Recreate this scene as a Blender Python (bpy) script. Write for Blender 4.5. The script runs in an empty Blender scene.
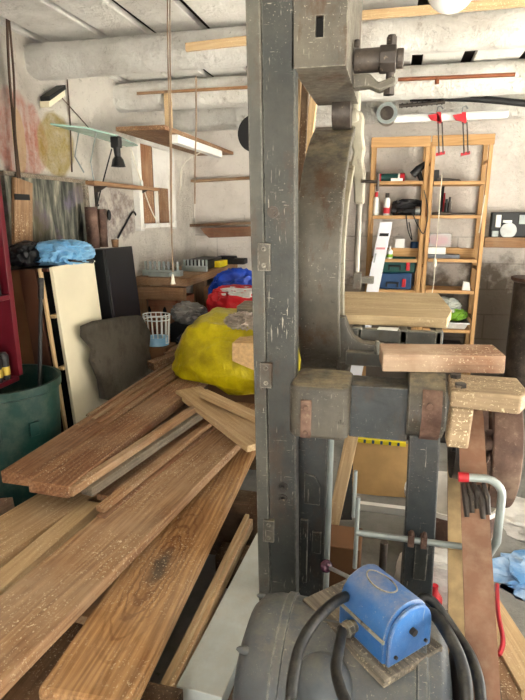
import bpy, bmesh, math, random
from mathutils import Vector, Matrix, noise
random.seed(7)
SC = bpy.context.scene
COL = SC.collection
V = Vector
PI = math.pi
# ------------------------------------------------------------------ camera
CH, CF = 1.42, 530.0
CP = math.atan(135/530)
CA = math.radians(13.569)
cam = bpy.data.cameras.new('camera'); camo = bpy.data.objects.new('camera', cam); COL.objects.link(camo)
cam.sensor_fit = 'HORIZONTAL'; cam.sensor_width = 36; cam.lens = 36*CF/525
cam.clip_start = .05
camo.location = (0, 0, CH); camo.rotation_euler = (PI/2-CP, 0, CA)
SC.camera = camo

def at(x, y, X=None, Y=None, Z=None):
    """point of the room seen at a place in the photo, on a known plane of the room"""
    r = x-262.5; u = 350-y
    fw = CF*math.cos(CP)+u*math.sin(CP); up = u*math.cos(CP)-CF*math.sin(CP)
    d = V((r*math.cos(CA)-fw*math.sin(CA), r*math.sin(CA)+fw*math.cos(CA), up))
    t = X/d.x if X is not None else Y/d.y if Y is not None else (Z-CH)/d.z
    return V((0, 0, CH))+d*t

# ------------------------------------------------------------------ mesh builder
class MB:
    def __init__(s): s.bm = bmesh.new()
    def hexa(s, p):                     # 4 bottom + 4 top
        v = [s.bm.verts.new(q) for q in p]
        for f in ((3,2,1,0),(4,5,6,7),(0,1,5,4),(1,2,6,5),(2,3,7,6),(3,0,4,7)):
            s.bm.faces.new([v[i] for i in f])
        return s
    def box(s, x0, x1, y0, y1, z0, z1, M=None):
        p = [V((x0,y0,z0)),V((x1,y0,z0)),V((x1,y1,z0)),V((x0,y1,z0)),V((x0,y0,z1)),V((x1,y0,z1)),V((x1,y1,z1)),V((x0,y1,z1))]
        return s.hexa([M@q for q in p] if M else p)
    def prism(s, pts, vec):
        a = [s.bm.verts.new(p) for p in pts]; b = [s.bm.verts.new(V(p)+V(vec)) for p in pts]
        n = len(pts)
        s.bm.faces.new(a[::-1]); s.bm.faces.new(b)
        for i in range(n): s.bm.faces.new((a[i], a[(i+1)%n], b[(i+1)%n], b[i]))
        return s
    def rings(s, rings, cap=True, closed=False):
        R = [[s.bm.verts.new(p) for p in r] for r in rings]
        n = len(R[0])
        for k in range(len(R)-(0 if closed else 1)):
            a, b = R[k], R[(k+1)%len(R)]
            for i in range(n): s.bm.faces.new((a[i], a[(i+1)%n], b[(i+1)%n], b[i]))
        if cap and not closed:
            s.bm.faces.new(R[0][::-1]); s.bm.faces.new(R[-1])
        return s
    def tube(s, path, r, seg=10, closed=False):
        path = [V(p) for p in path]; n = len(path); rr = []
        up = V((0.13,0.31,.94))
        for i, p in enumerate(path):
            if closed: t = path[(i+1)%n]-path[i-1]
            else: t = path[min(i+1,n-1)]-path[max(i-1,0)]
            t.normalize()
            a = t.cross(up)
            if a.length < .05: a = t.cross(V((1,0,0)))
            a.normalize(); b = t.cross(a); up = b.cross(t) if False else up
            ri = r[i] if isinstance(r, (list,tuple)) else r
            rr.append([p+(a*math.cos(2*PI*k/seg)+b*math.sin(2*PI*k/seg))*ri for k in range(seg)])
        return s.rings(rr, True, closed)
    def cyl(s, p0, p1, r0, r1=None, seg=24): return s.tube([p0,p1],[r0, r0 if r1 is None else r1],seg)
    def lathe(s, prof, o, axis=(0,0,1), seg=32, cap=True):
        o = V(o); ax = V(axis).normalized(); a = ax.orthogonal().normalized(); b = ax.cross(a)
        return s.rings([[o+ax*h+(a*math.cos(2*PI*k/seg)+b*math.sin(2*PI*k/seg))*r for k in range(seg)] for r,h in prof], cap)
    def lathe_closed(s, prof, o, axis=(0,0,1), seg=40):
        o = V(o); ax = V(axis).normalized(); a = ax.orthogonal().normalized(); b = ax.cross(a)
        rr = [[o+ax*h+(a*math.cos(2*PI*k/seg)+b*math.sin(2*PI*k/seg))*r for r,h in prof] for k in range(seg)]
        return s.rings(rr, False, True)
    def ball(s, c, rx, ry=None, rz=None, sub=3, amp=0, freq=5, seed=0, flat=None, M=None, ridge=False, power=1.0):
        ry = rx if ry is None else ry; rz = rx if rz is None else rz
        t = bmesh.new(); bmesh.ops.create_icosphere(t, subdivisions=sub, radius=1)
        mp = {}
        for v in t.verts:
            p = v.co.copy()
            if power != 1.0:
                p = V([math.copysign(abs(q)**power, q) for q in p])
            n = noise.noise(v.co*freq+V((seed,seed*.7,3)))
            n2 = noise.noise(v.co*freq*2.7+V((seed,9,3)))
            if ridge: n = 1-2*abs(n)*1.6; n2 = .6*(1-2*abs(n2)*1.6)
            p = p*(1+amp*(n+.5*n2))
            q = V((p.x*rx, p.y*ry, p.z*rz))
            if M: q = M@q
            q += V(c)
            if flat is not None and q.z < flat: q.z = flat
            mp[v] = s.bm.verts.new(q)
        for f in t.faces: s.bm.faces.new([mp[v] for v in f.verts])
        t.free(); return s
    def loft(s, secs): return s.rings(secs)

WM = {}
def setp(o, label=None, cat=None, group=None, kind=None):
    if label: o['label'] = label
    if cat: o['category'] = cat
    if group: o['group'] = group
    if kind: o['kind'] = kind
    return o
def thing(name, label, cat, loc=(0,0,0), group=None):
    o = bpy.data.objects.new(name, None); o.empty_display_size = .1; COL.objects.link(o)
    o.location = loc; WM[o] = Matrix.Translation(V(loc))
    return setp(o, label, cat, group)
def obj(name, mb, mat, parent=None, label=None, cat=None, group=None, kind=None, bevel=0, smooth=True, frame=None, seg=2):
    bm = mb.bm
    if frame is None:
        lo = V((min(v.co[i] for v in bm.verts) for i in range(3))); hi = V((max(v.co[i] for v in bm.verts) for i in range(3)))
        frame = Matrix.Translation(V(((lo.x+hi.x)/2,(lo.y+hi.y)/2,lo.z)) if parent is None else (lo+hi)/2)
    bmesh.ops.transform(bm, matrix=frame.inverted(), verts=bm.verts)
    bmesh.ops.recalc_face_normals(bm, faces=bm.faces)
    me = bpy.data.meshes.new(name); bm.to_mesh(me); bm.free()
    if smooth:
        for p in me.polygons: p.use_smooth = True
        me.set_sharp_from_angle(angle=math.radians(38))
    me.materials.append(mat)
    o = bpy.data.objects.new(name, me); COL.objects.link(o)
    WM[o] = frame
    if parent: o.parent = parent; o.matrix_basis = WM[parent].inverted()@frame
    else: o.matrix_basis = frame
    if bevel:
        b = o.modifiers.new('bevel','BEVEL'); b.width = bevel; b.segments = seg; b.limit_method = 'ANGLE'; b.angle_limit = math.radians(40)
    return setp(o, label, cat, group, kind)
def axes(c, x, up=(0,0,1)):
    x = V(x).normalized(); y = V(up).cross(x).normalized(); z = x.cross(y)
    M = Matrix((x,y,z)).transposed().to_4x4(); M.translation = V(c); return M
def board(name, mat, p0, p1, w, t, parent=None, up=(0,0,1), bevel=.003, **k):
    """board whose TOP centre line runs p0 -> p1, w wide, t thick; its grain runs along its own length"""
    p0, p1 = V(p0), V(p1); M = axes((p0+p1)/2, p1-p0, up); L = (p1-p0).length
    m = MB().box(-L/2, L/2, -w/2, w/2, -t, 0, M)
    return obj(name, m, mat, parent, bevel=bevel, frame=M, smooth=False, **k)

# ------------------------------------------------------------------ materials
def lin(c):
    if isinstance(c, str): c = [int(c[i:i+2],16)/255 for i in (0,2,4)]
    return tuple((x/12.92 if x <= .04045 else ((x+.055)/1.055)**2.4) for x in c)+(1,)
class NT:
    def __init__(s, name):
        s.m = bpy.data.materials.new(name); s.m.use_nodes = True; s.t = s.m.node_tree; s.n = s.t.nodes
        s.b = s.n['Principled BSDF']
    def new(s, ty, ins=None, **k):
        n = s.n.new(ty)
        for a,b in k.items(): setattr(n,a,b)
        for a,b in (ins or {}).items(): s.link(b, n.inputs[a]) if hasattr(b,'is_output') else setattr(n.inputs[a],'default_value',b)
        return n
    def link(s, a, b): s.t.links.new(a,b)
    def coord(s, scale=(1,1,1), rnd=True, loc=(0,0,0)):
        tc = s.new('ShaderNodeTexCoord'); mp = s.new('ShaderNodeMapping'); mp.inputs['Scale'].default_value = scale
        mp.inputs['Location'].default_value = loc
        out = tc.outputs['Object']
        if rnd:
            oi = s.new('ShaderNodeObjectInfo'); mu = s.new('ShaderNodeVectorMath', operation='SCALE'); s.link(oi.outputs['Random'], mu.inputs['Scale']); mu.inputs[0].default_value = (17,11,23)
            ad = s.new('ShaderNodeVectorMath', operation='ADD'); s.link(out, ad.inputs[0]); s.link(mu.outputs[0], ad.inputs[1]); out = ad.outputs[0]
        s.link(out, mp.inputs['Vector']); return mp.outputs[0]
    def noise(s, vec, scale, detail=5, rough=.55, dist=0):
        n = s.new('ShaderNodeTexNoise'); s.link(vec, n.inputs['Vector']); n.inputs['Scale'].default_value = scale
        n.inputs['Detail'].default_value = detail; n.inputs['Roughness'].default_value = rough; n.inputs['Distortion'].default_value = dist
        return n.outputs['Fac']
    def ramp(s, fac, stops):
        r = s.new('ShaderNodeValToRGB'); s.link(fac, r.inputs[0]); e = r.color_ramp.elements
        while len(e) < len(stops): e.new(.5)
        for i,(p,c) in enumerate(stops):
            e[i].position = p; e[i].color = lin(c) if not isinstance(c,(int,float)) else (c,c,c,1)
        return r.outputs[0]
    def mix(s, f, a, b, mode='MIX'):
        n = s.new('ShaderNodeMix', data_type='RGBA', blend_type=mode)
        for v,i in ((f,0),(a,6),(b,7)):
            if hasattr(v,'is_output'): s.link(v, n.inputs[i])
            else: n.inputs[i].default_value = v if i == 0 else (lin(v) if isinstance(v,str) else v)
        return n.outputs[2]
    def math(s, op, a, b=0.0, c=None):
        n = s.new('ShaderNodeMath', operation=op)
        for i,v in enumerate((a,b) if c is None else (a,b,c)):
            if hasattr(v,'is_output'): s.link(v, n.inputs[i])
            else: n.inputs[i].default_value = v
        return n.outputs[0]
    def done(s, col, rough=.7, metal=0, bump=None, bd=.2, dist=.01, spec=.4):
        if hasattr(col,'is_output'): s.link(col, s.b.inputs['Base Color'])
        else: s.b.inputs['Base Color'].default_value = lin(col)
        if hasattr(rough,'is_output'): s.link(rough, s.b.inputs['Roughness'])
        else: s.b.inputs['Roughness'].default_value = rough
        s.b.inputs['Metallic'].default_value = metal; s.b.inputs['Specular IOR Level'].default_value = spec
        if bump is not None:
            b = s.new('ShaderNodeBump'); b.inputs['Strength'].default_value = bd; b.inputs['Distance'].default_value = dist
            s.link(bump, b.inputs['Height']); s.link(b.outputs[0], s.b.inputs['Normal'])
        return s.m
def plain(name, c, rough=.6, metal=0, var=.12, scale=14, spec=.4, dust=0.0):
    s = NT(name); v = s.coord(); n = s.noise(v, scale)
    l = lin(c); d = tuple(x*(1-var) for x in l[:3])+(1,); h = tuple(min(1,x*(1+var)) for x in l[:3])+(1,)
    col = s.mix(s.ramp(n,[(.35,0),(.65,1)]), d, h)
    if dust:
        f = s.noise(v, scale*3, 8, .7); col = s.mix(s.math('MULTIPLY', s.ramp(f,[(.45,0),(.75,1)]), dust), col, 'b3a58c')
    return s.done(col, rough, metal, n, .08, spec=spec)
def wood(name, dark, light, grain=1.0, specks=.35, rough=.75, knot=None, dust='b9a387', film=.3, ringw=.09):
    s = NT(name); v = s.coord((1.2,12*grain,12*grain)); v2 = s.coord((3,90*grain,90*grain)); v3 = s.coord()
    a = s.noise(v, 2.2, 4, .55, 1.0); b = s.noise(v2, 2, 4, .6, .3)
    sep = s.new('ShaderNodeSeparateXYZ'); s.link(v3, sep.inputs[0])
    ph = s.math('ADD', s.math('MULTIPLY', s.math('ADD', sep.outputs[1], sep.outputs[2]), 260*grain), s.math('MULTIPLY', s.noise(s.coord((.9,5,5)), 1.6, 2, .4), 38))
    ring = s.math('MULTIPLY_ADD', s.math('SINE', ph), .5, .5)
    f = s.math('ADD', s.math('ADD', s.math('MULTIPLY', a, .5), s.math('MULTIPLY', b, .5-ringw)), s.math('MULTIPLY', ring, ringw))
    mid = [(x+y)/2 for x,y in zip(*[[int(c[i:i+2],16)/255 for i in (0,2,4)] for c in (dark,light)])]
    col = s.ramp(f, [(.34,dark),(.5,mid),(.66,light)])
    oi = s.new('ShaderNodeObjectInfo')
    hs = s.new('ShaderNodeHueSaturation'); s.link(col, hs.inputs['Color'])
    s.link(s.math('ADD', s.math('MULTIPLY', oi.outputs['Random'], .3), .85), hs.inputs['Value']); col = hs.outputs[0]
    g = s.noise(v3, 4.5, 6, .65); col = s.mix(s.math('MULTIPLY', s.ramp(g,[(.5,0),(.72,1)]), .5), col, dark)
    if knot:
        ox = s.coord((1,1,1), rnd=False)
        def dist(k, sx, wob):
            ds = s.new('ShaderNodeVectorMath', operation='DISTANCE'); ml = s.new('ShaderNodeVectorMath', operation='MULTIPLY')
            s.link(ox, ml.inputs[0]); ml.inputs[1].default_value = (sx,1,1); s.link(ml.outputs[0], ds.inputs[0]); ds.inputs[1].default_value = (k[0]*sx,k[1],k[2])
            return s.math('ADD', ds.outputs['Value'], s.math('MULTIPLY', s.math('SUBTRACT', s.noise(ox, 20, 5), .5), wob))
        d2 = dist(knot, .22, .03)
        rr = s.math('MULTIPLY', s.ramp(s.math('SINE', s.math('MULTIPLY', d2, 420)),[(.2,0),(.9,1)]), s.ramp(d2,[(.035,.75),(.10,0)]))
        col = s.mix(rr, col, '5d3516'); col = s.mix(s.ramp(d2,[(.01,.7),(.05,0)]), col, '6b4018')
        dd = dist(knot, .34, .05); col = s.mix(s.ramp(dd,[(.012,1),(.03,0)]), col, '1c0f10')
    # a film of dust, and flecks of sawdust
    col = s.mix(s.math('MULTIPLY', s.ramp(s.noise(v3, 3, 5, .65),[(.42,0),(.66,1)]), film), col, dust)
    if specks:
        sp = s.noise(v3, 150, 3, .6); sp2 = s.noise(v3, 60, 4, .7); big = s.noise(v3, 5, 4, .6)
        m = s.math('MULTIPLY', s.math('MAXIMUM', s.ramp(sp,[(.60,0),(.66,1)]), s.ramp(sp2,[(.63,0),(.69,1)])), s.ramp(big,[(.4,0),(.6,1)]))
        col = s.mix(s.math('MULTIPLY', m, specks*1.9), col, 'e0cdaa')
    return s.done(col, rough, 0, f, .3, .004, spec=.3)
def paint(name, base, hi, rust=.25, scratch=.6, rough=.5, dust=.3):
    s = NT(name); v = s.coord(); n = s.noise(v, 7, 7, .65); n2 = s.noise(v, 45, 6, .7)
    col = s.mix(s.ramp(n,[(.35,0),(.68,1)]), base, hi)
    d = s.noise(v, 4, 7, .7); col = s.mix(s.math('MULTIPLY', s.ramp(d,[(.42,0),(.7,1)]), dust), col, '8c8370')
    mask = s.ramp(s.noise(v, 5, 4, .6),[(.42,0),(.62,1)])
    st = s.coord((30,30,3)); st2 = s.coord((5,40,40))
    sc = s.math('MAXIMUM', s.ramp(s.noise(st, 5, 3, .6),[(.66,0),(.70,1)]), s.ramp(s.noise(st2, 5, 3, .6),[(.67,0),(.71,1)]))
    col = s.mix(s.math('MULTIPLY', s.math('MULTIPLY', sc, mask), scratch), col, 'b3ad9e')
    sp = s.math('MULTIPLY', s.ramp(s.noise(v, 190, 3, .7),[(.66,0),(.70,1)]), mask)
    col = s.mix(s.math('MULTIPLY', sp, scratch*.8), col, 'c2b9a4')
    bv = s.new('ShaderNodeBevel', samples=4); bv.inputs['Radius'].default_value = .006
    ge = s.new('ShaderNodeNewGeometry'); dt = s.new('ShaderNodeVectorMath', operation='DOT_PRODUCT'); s.link(bv.outputs[0], dt.inputs[0]); s.link(ge.outputs['Normal'], dt.inputs[1])
    ed = s.math('MULTIPLY', s.ramp(dt.outputs['Value'],[(.90,1),(.985,0)]), s.ramp(s.noise(v, 30, 5, .7),[(.38,0),(.58,1)]))
    col = s.mix(s.math('MULTIPLY', ed, .7), col, 'b5b0a2')
    up = s.new('ShaderNodeSeparateXYZ'); s.link(ge.outputs['Normal'], up.inputs[0])
    col = s.mix(s.math('MULTIPLY', s.math('MULTIPLY', s.ramp(up.outputs[2],[(.6,0),(.9,1)]), s.ramp(s.noise(v, 18, 6, .7),[(.38,0),(.62,1)])), min(1,dust*1.5)), col, 'b8a580')
    r = s.noise(s.coord((1,1,.45)), 10, 9, .75); r2 = s.ramp(r,[(.53,0),(.64,1)])
    col = s.mix(s.math('MULTIPLY', r2, rust), col, '46301f')
    r3 = s.ramp(s.noise(v, 26, 8, .75),[(.62,0),(.67,1)]); col = s.mix(s.math('MULTIPLY', r3, rust*.9), col, '241c16')
    return s.done(col, s.ramp(n2,[(.3,rough-.1),(.7,rough+.18)]), 0, s.math('ADD', n2, n), .2, .006)
def plaster(name, base, dirt, scale=2, amt=.5, bump=.5, low=None, joints=None, mural=False, graf=False):
    s = NT(name); v = s.coord(rnd=False); n = s.noise(v, scale, 8, .62); n2 = s.noise(v, 16, 9, .75)
    col = s.mix(s.math('MULTIPLY', s.ramp(n,[(.45,0),(.72,1)]), amt), base, dirt)
    col = s.mix(s.math('MULTIPLY', s.ramp(n2,[(.60,0),(.68,1)]), amt*1.1), col, dirt)
    n3 = s.noise(s.coord((1,1,1), rnd=False), 40, 6, .75); col = s.mix(s.math('MULTIPLY', s.ramp(n3,[(.64,0),(.70,1)]), amt*.9), col, '5f564a')
    cr = s.noise(v, 5, 5, .6, 1.5); col = s.mix(s.math('MULTIPLY', s.math('MULTIPLY', s.ramp(cr,[(.494,0),(.5,1),(.506,0)]), s.ramp(n,[(.5,0),(.6,1)])), amt*.8), col, '6f6557')
    sep = s.new('ShaderNodeSeparateXYZ'); s.link(v, sep.inputs[0])
    h = n2
    if joints:
        bk = s.new('ShaderNodeTexBrick'); cb = s.new('ShaderNodeCombineXYZ')
        s.link(sep.outputs[joints], cb.inputs[0]); s.link(s.math('ADD', sep.outputs[2], s.math('MULTIPLY', n, .03)), cb.inputs[1])
        s.link(cb.outputs[0], bk.inputs['Vector']); bk.inputs['Scale'].default_value = 1; bk.inputs['Brick Width'].default_value = .52; bk.inputs['Row Height'].default_value = .21
        bk.inputs['Mortar Size'].default_value = .008; bk.inputs['Mortar Smooth'].default_value = .6
        bk.inputs['Color1'].default_value = bk.inputs['Color2'].default_value = (0,0,0,1); bk.inputs['Mortar'].default_value = (1,1,1,1)
        lowm = s.ramp(sep.outputs[2],[(.0,1),(1.0,1)]) if False else s.math('LESS_THAN', sep.outputs[2], 1.42)
        col = s.mix(s.math('MULTIPLY', s.math('MULTIPLY', bk.outputs['Fac'], lowm), s.ramp(n,[(.4,.05),(.65,.6)])), col, '4d443a')
    if low:   # flaked, rubbed-off limewash with bare dirty render beneath
        z = s.math('ADD', sep.outputs[2], s.math('MULTIPLY', s.math('SUBTRACT', s.noise(v, 2.6, 7, .65), .5), 1.5))
        f = s.ramp(s.math('DIVIDE', z, 2.0),[(low-.06,1),(low+.04,0)])
        col = s.mix(s.math('MULTIPLY', f, .85), col, '5d5143')
    def area(ay, az, ry, rz, amp=.9):
        dy = s.math('DIVIDE', s.math('SUBTRACT', sep.outputs[1], ay), ry); dz = s.math('DIVIDE', s.math('SUBTRACT', sep.outputs[2], az), rz)
        d = s.math('ADD', s.math('MULTIPLY', dy, dy), s.math('MULTIPLY', dz, dz))
        d = s.math('ADD', d, s.math('MULTIPLY', s.math('SUBTRACT', s.noise(v, 8, 6, .6), .5), amp))
        return s.ramp(d,[(.75,1),(1.1,0)])
    if mural:
        st = s.noise(s.coord((1,10,1.5), rnd=False), 3, 4)
        col = s.mix(s.math('MULTIPLY', area(2.36,1.79,.24,.21,1.6), s.math('MULTIPLY', s.ramp(n2,[(.3,.35),(.6,1)]), s.ramp(st,[(.3,.25),(.6,.8)]))), col, 'c2644c')
        col = s.mix(s.math('MULTIPLY', area(2.36,1.76,.05,.16), .8), col, 'd9b98f')
        col = s.mix(s.math('MULTIPLY', area(2.66,1.78,.17,.17), s.ramp(n2,[(.3,.45),(.7,.95)])), col, 'b0983f')
        col = s.mix(s.math('MULTIPLY', area(2.15,2.0,.1,.2), .4), col, '7d8f9c')
        col = s.mix(s.math('MULTIPLY', area(3.3,1.42,.35,.16,4.5), s.ramp(n2,[(.4,.1),(.6,.7)])), col, '6d4f4a')
    return s.done(col, .9, 0, s.math('ADD', s.math('ADD', s.math('MULTIPLY', n2, 1.3), s.math('MULTIPLY', n3, .7)), s.math('MULTIPLY', n, 1.0)), min(1,bump*1.25), .045, spec=.15)
def rusty(name, a='5a4238', b='2e221c', c='8a7060', rough=.75):
    s = NT(name); v = s.coord(); n = s.noise(v, 9, 8, .65); n2 = s.noise(v, 60, 5, .7)
    col = s.ramp(n,[(.3,b),(.5,a),(.72,c)]); col = s.mix(s.math('MULTIPLY', s.ramp(n2,[(.6,0),(.7,1)]),.4), col, 'a89880')
    return s.done(col, rough, .15, n2, .25, .004)
def cloth(name, c, c2=None, rough=.45, blotch=4):
    s = NT(name); v = s.coord(); n = s.noise(v, blotch, 5, .6)
    l = lin(c); col = s.mix(s.ramp(n,[(.4,0),(.6,1)]), l, lin(c2) if c2 else tuple(x*.75 for x in l[:3])+(1,))
    n2 = s.noise(v, 18, 6, .6, .6)
    return s.done(col, rough, 0, n2, .5, .02)

M = {}
M['lime'] = plaster('limewash', 'f2efe8', 'a8a094', 2.2, .5, .6)
M['beam'] = plaster('limewashed_beam', 'f3f0e9', 'ab9f8f', 4, .55, .8)
M['wall_l'] = plaster('left_wall_limewash', 'eae3d8', '8d8071', 1.6, .6, .8, mural=True)
M['wall_b'] = plaster('back_wall_limewash', 'd3ccc4', '9a8f86', 1.8, .5, .4, low=.5, joints='X')
M['wall_o'] = plaster('other_wall_limewash', 'cfc8bc', '8a8073', 1.8, .4, .4)
M['concrete'] = plaster('concrete_floor', '8c8a85', '55534d', 3, .7, .3)
M['yard'] = plaster('yard', 'd6d1c6', 'b5afa4', 1, .4, .2)
M['roof'] = plain('roof_underside', '2b251f', .9)
M['grey'] = paint('machine_grey', '252827', '343736', .45, .75, .48, .12)
M['grey2'] = paint('machine_grey_dark', '262a2d', '33393c', .4, .75, .48, .14)
M['cast'] = paint('machine_cast', '3b3833', '514d45', .85, .85, .48, .25)
M['castl'] = paint('cast_light', '858072', 'a8a28f', .9, .5, .55, .3)
M['flange'] = paint('flange_grey', '3c3c38', '4b4b46', .6, .7, .5, .2)
M['motor'] = paint('motor_grey', '454a4f', '565c61', .15, .6, .38, .12)
M['blue'] = paint('switch_blue', '215a98', '2f6fb0', .12, .5, .4, .2)
M['rust'] = rusty('rust'); M['rust2'] = rusty('pulley_brown', '5c463c', '3c2c26', '85705f')
M['iron'] = rusty('dark_iron', '3a332e', '1f1b18', '5a5148', .5)
M['steel'] = plain('steel', '9a9c9a', .35, .8, .15)
M['galv'] = plain('galvanised', '98a09e', .4, .4, .15)
M['black'] = plain('black_plastic', '161617', .5); M['rubber'] = plain('black_rubber', '131415', .45, dust=.1)
M['dark'] = plain('painted_shade', '0c0b0a', .9)  # near-black paint for the shade in slots, slits and hollow interiors
M['blackpanel'] = plain('black_laminate', '101215', .45, var=.1, scale=3)
M['white'] = plain('white_plastic', 'dcdcd8', .45, var=.05); M['cream'] = plain('cream_laminate', 'd8cfb4', .45, var=.06, scale=4)
M['maroon'] = plain('maroon_paint', '5a0f1c', .4, var=.1); M['red'] = plain('red_plastic', 'b3202a', .4)
M['green'] = plain('green_bin', '0b342e', .45, var=.2, scale=6, dust=.12)
M['toolgreen'] = plain('tool_green', '10433f', .5); M['toolblue'] = plain('tool_blue', '1f3f66', .5)
M['card'] = plain('cardboard', 'b3905f', .85, var=.08); M['carddark'] = plain('cardboard_brown', '6e4c30', .85, var=.15, scale=5)
M['brownpanel'] = plain('brown_panel', '4a2a18', .7, var=.2, scale=4)
M['stone'] = plaster('stone_slab', '6a6358', '3a352e', 7, .7, .9)
M['glass'] = plain('green_tint', '8aa79b', .2)
M['twine'] = plain('twine', '86705a', .9); M['cordw'] = plain('white_cord', 'd9d3c2', .6); M['cable'] = plain('brown_cable', '4d3a2c', .7)
M['yellow'] = plain('yellow_plastic', 'd9c41c', .5)
M['yellowbag'] = cloth('yellow_bag', 'c9b90e', '96860c', .4, 5)
M['bluebag'] = cloth('blue_bag', '1646b8', '0d2f86'); M['redbag'] = cloth('red_bag', 'cc1f2c', 'b0141f'); M['whitebag'] = cloth('white_bag', 'e2ded8', 'b8b4b0')
M['lbluebag'] = cloth('light_blue_bag', '9cc6e0', '6ea4cc'); M['greybag'] = cloth('grey_bag', '8d8a86', '5c5a58'); M['navybag'] = cloth('navy_bag', '1d2a40', '121a28'); M['blackbag'] = cloth('black_bag', '161619', '2a2a2e')
M['greenbag'] = cloth('green_bag', '7fae2c', '5d8a1c'); M['clearbag'] = cloth('clear_bag', 'b7b9b0', '8d928a')
M['bluesheet'] = cloth('blue_sheet', 'b8cfe6', '5d93cc', .35, 6)
M['beltm'] = plain('belt_leather', '7d5a46', .7, var=.15, scale=8, dust=.25); M['cream_tub'] = plain('tub_white', 'cfcac2', .5)
W = {}
W['a'] = wood('plank_aged', '76543a', 'b38f69', 1, .5, film=.45)
W['red'] = wood('plank_reddish_brown', '6b4630', 'a87c58', 1, .4)
W['lit'] = wood('plank_sunlit', 'a07e56', 'd6b68c', 1, .5, film=.4)  # sunlit look put into the wood colour; the second golden strip shares it
W['knot'] = wood('plank_knotty', '74502f', 'b48a5b', 1.2, .3, knot=(-.36,.0,0), film=.28, ringw=.14)
W['brown'] = wood('plank_brown', '5a3d29', '8f6a4a', 1, .45)
W['pale'] = wood('plank_pale', 'a98a62', 'd3b78c', 1, .35)
W['dark'] = wood('plank_dark', '3b2717', '5c4029', 1, .2)
W['pink'] = wood('plank_reddish', '7a543e', 'a47e62', 1.3, .5, dust='c9b49c', film=.6)
W['shelf'] = wood('shelf_pine', 'a47d50', 'c49d6e', 1, 0, film=0)
W['chip'] = wood('old_chipboard', '715e47', 'a58f72', .5, .9)
W['ledge'] = wood('ledge_wood', '6b4c33', '94704e', 1, .1)
W['grey'] = wood('weathered_wood', '4a443c', '8a8071', 1.2, .25)
W['table'] = wood('table_wood', '957f5e', 'bda882', .8, .4)
W['whiteb'] = paint('white_board', 'c6ccc8', 'd6dbd7', .08, .15, .6, .12)
def painted_boards():
    s = NT('painted_boards'); v = s.coord((1,1,1), rnd=False); st = s.noise(s.coord((1,7,1.2), rnd=False), 3, 6, .65)
    n = s.noise(v, 5, 6, .6); p = s.noise(v, 2.5, 3)
    col = s.ramp(st,[(.34,'141512'),(.47,'44463f'),(.58,'6d6c60'),(.68,'9a9482')])
    col = s.mix(s.ramp(n,[(.55,0),(.68,.6)]), col, '6b5f7d'); col = s.mix(s.ramp(p,[(.55,0),(.66,.5)]), col, '5d5230')
    return s.done(col, .8, 0, st, .4)
M['pboards'] = painted_boards()

# ------------------------------------------------------------------ the room
XL, YB, XR, YF = -1.77, 4.7, 2.3, -1.5
ZC = 2.235
def st(name, mb, mat, **k): return obj(name, mb, mat, kind='structure', frame=Matrix.Identity(4), smooth=k.pop('smooth',False), **k)
st('floor', MB().box(XL-.25, XR+.25, YF-.25, YB+.25, -.12, 0), M['concrete'])
st('trim_9', MB().box(-30,40,-40,12,-.3,-.13), M['yard'])['label'] = 'unseen pale yard added outside to bounce light in'  # unseen ground, added and kept pale so sunshine bounces onto the ceiling
st('wall_back', MB().box(XL-.25, XR+.25, YB, YB+.25, 0, 2.6), M['wall_b'])
m = MB()
wy0, wy1, wz0, wz1 = 3.56, 4.1, 1.36, 1.9         # niche of the boarded window
m.box(XL-.25, XL, YF-.25, YB, 0, 2.6)
st('wall_left', m, M['wall_l'])
m = MB()                                           # right wall with the wide open doorway
m.box(XR, XR+.2, YF-.25, -.3, 0, 2.6).box(XR, XR+.2, 3.3, YB, 0, 2.6).box(XR, XR+.2, -.3, 3.3, 2.1, 2.6)
st('wall_right', m, M['wall_o'])
m = MB()                                           # wall behind the camera with a double doorway
m.box(XL-.25, -.8, YF-.2, YF, 0, 2.6).box(.7, XR+.25, YF-.2, YF, 0, 2.6).box(-.8, .7, YF-.2, YF, 2.1, 2.6)
st('wall_front', m, M['wall_o'])
m = MB(); x = XL-.2; r = random.Random(3)          # ceiling boards with dark gaps
while x < XR+.2:
    w = r.uniform(.2,.32); dz = r.uniform(0,.02)
    m.box(x, x+w, YF, YB, ZC+dz, ZC+.03+dz); x += w+r.uniform(.03,.075)
st('ceiling', m, M['lime'], bevel=.004)
st('trim_8', MB().box(XL-.25, XR+.25, YF-.25, YB+.25, 2.5, 2.6), M['roof'])
def beam(n, y, z, R, sq=1.0, x0=XL-.05, x1=XR+.05):
    rr = []; N = 170
    for i in range(N+1):
        X = x0+(x1-x0)*i/N; ring = []
        for k in range(36):
            a = 2*PI*k/36; c, s_ = math.cos(a), math.sin(a)
            q = V((math.copysign(abs(c)**.72,c), math.copysign(abs(s_)**.72,s_)))
            d = R*(1+.07*noise.noise(V((X*2.2,c*1.5+n,s_*1.5)))+.05*noise.noise(V((X*.9,n*3,0)))+.05*noise.noise(V((X*7,c*2.5,s_*2.5+n)))+.03*noise.noise(V((X*22,c*6,s_*6+n))))
            ring.append(V((X, y+q.x*d*sq+.02*noise.noise(V((X,n,5))), z+q.y*d*1.0)))
        rr.append(ring)
    m = MB().rings(rr); st('trim_%d'%n, m, M['beam'], smooth=True)
beam(1, 1.60, 2.16, .084); beam(2, 2.54, 2.15, .074); beam(3, 3.40, 2.15, .084); beam(4, 4.24, 2.15, .082)
st('trim_5', MB().box(-.25, 1.6, 2.425, 2.452, 2.188, 2.216), W['pale'])
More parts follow.
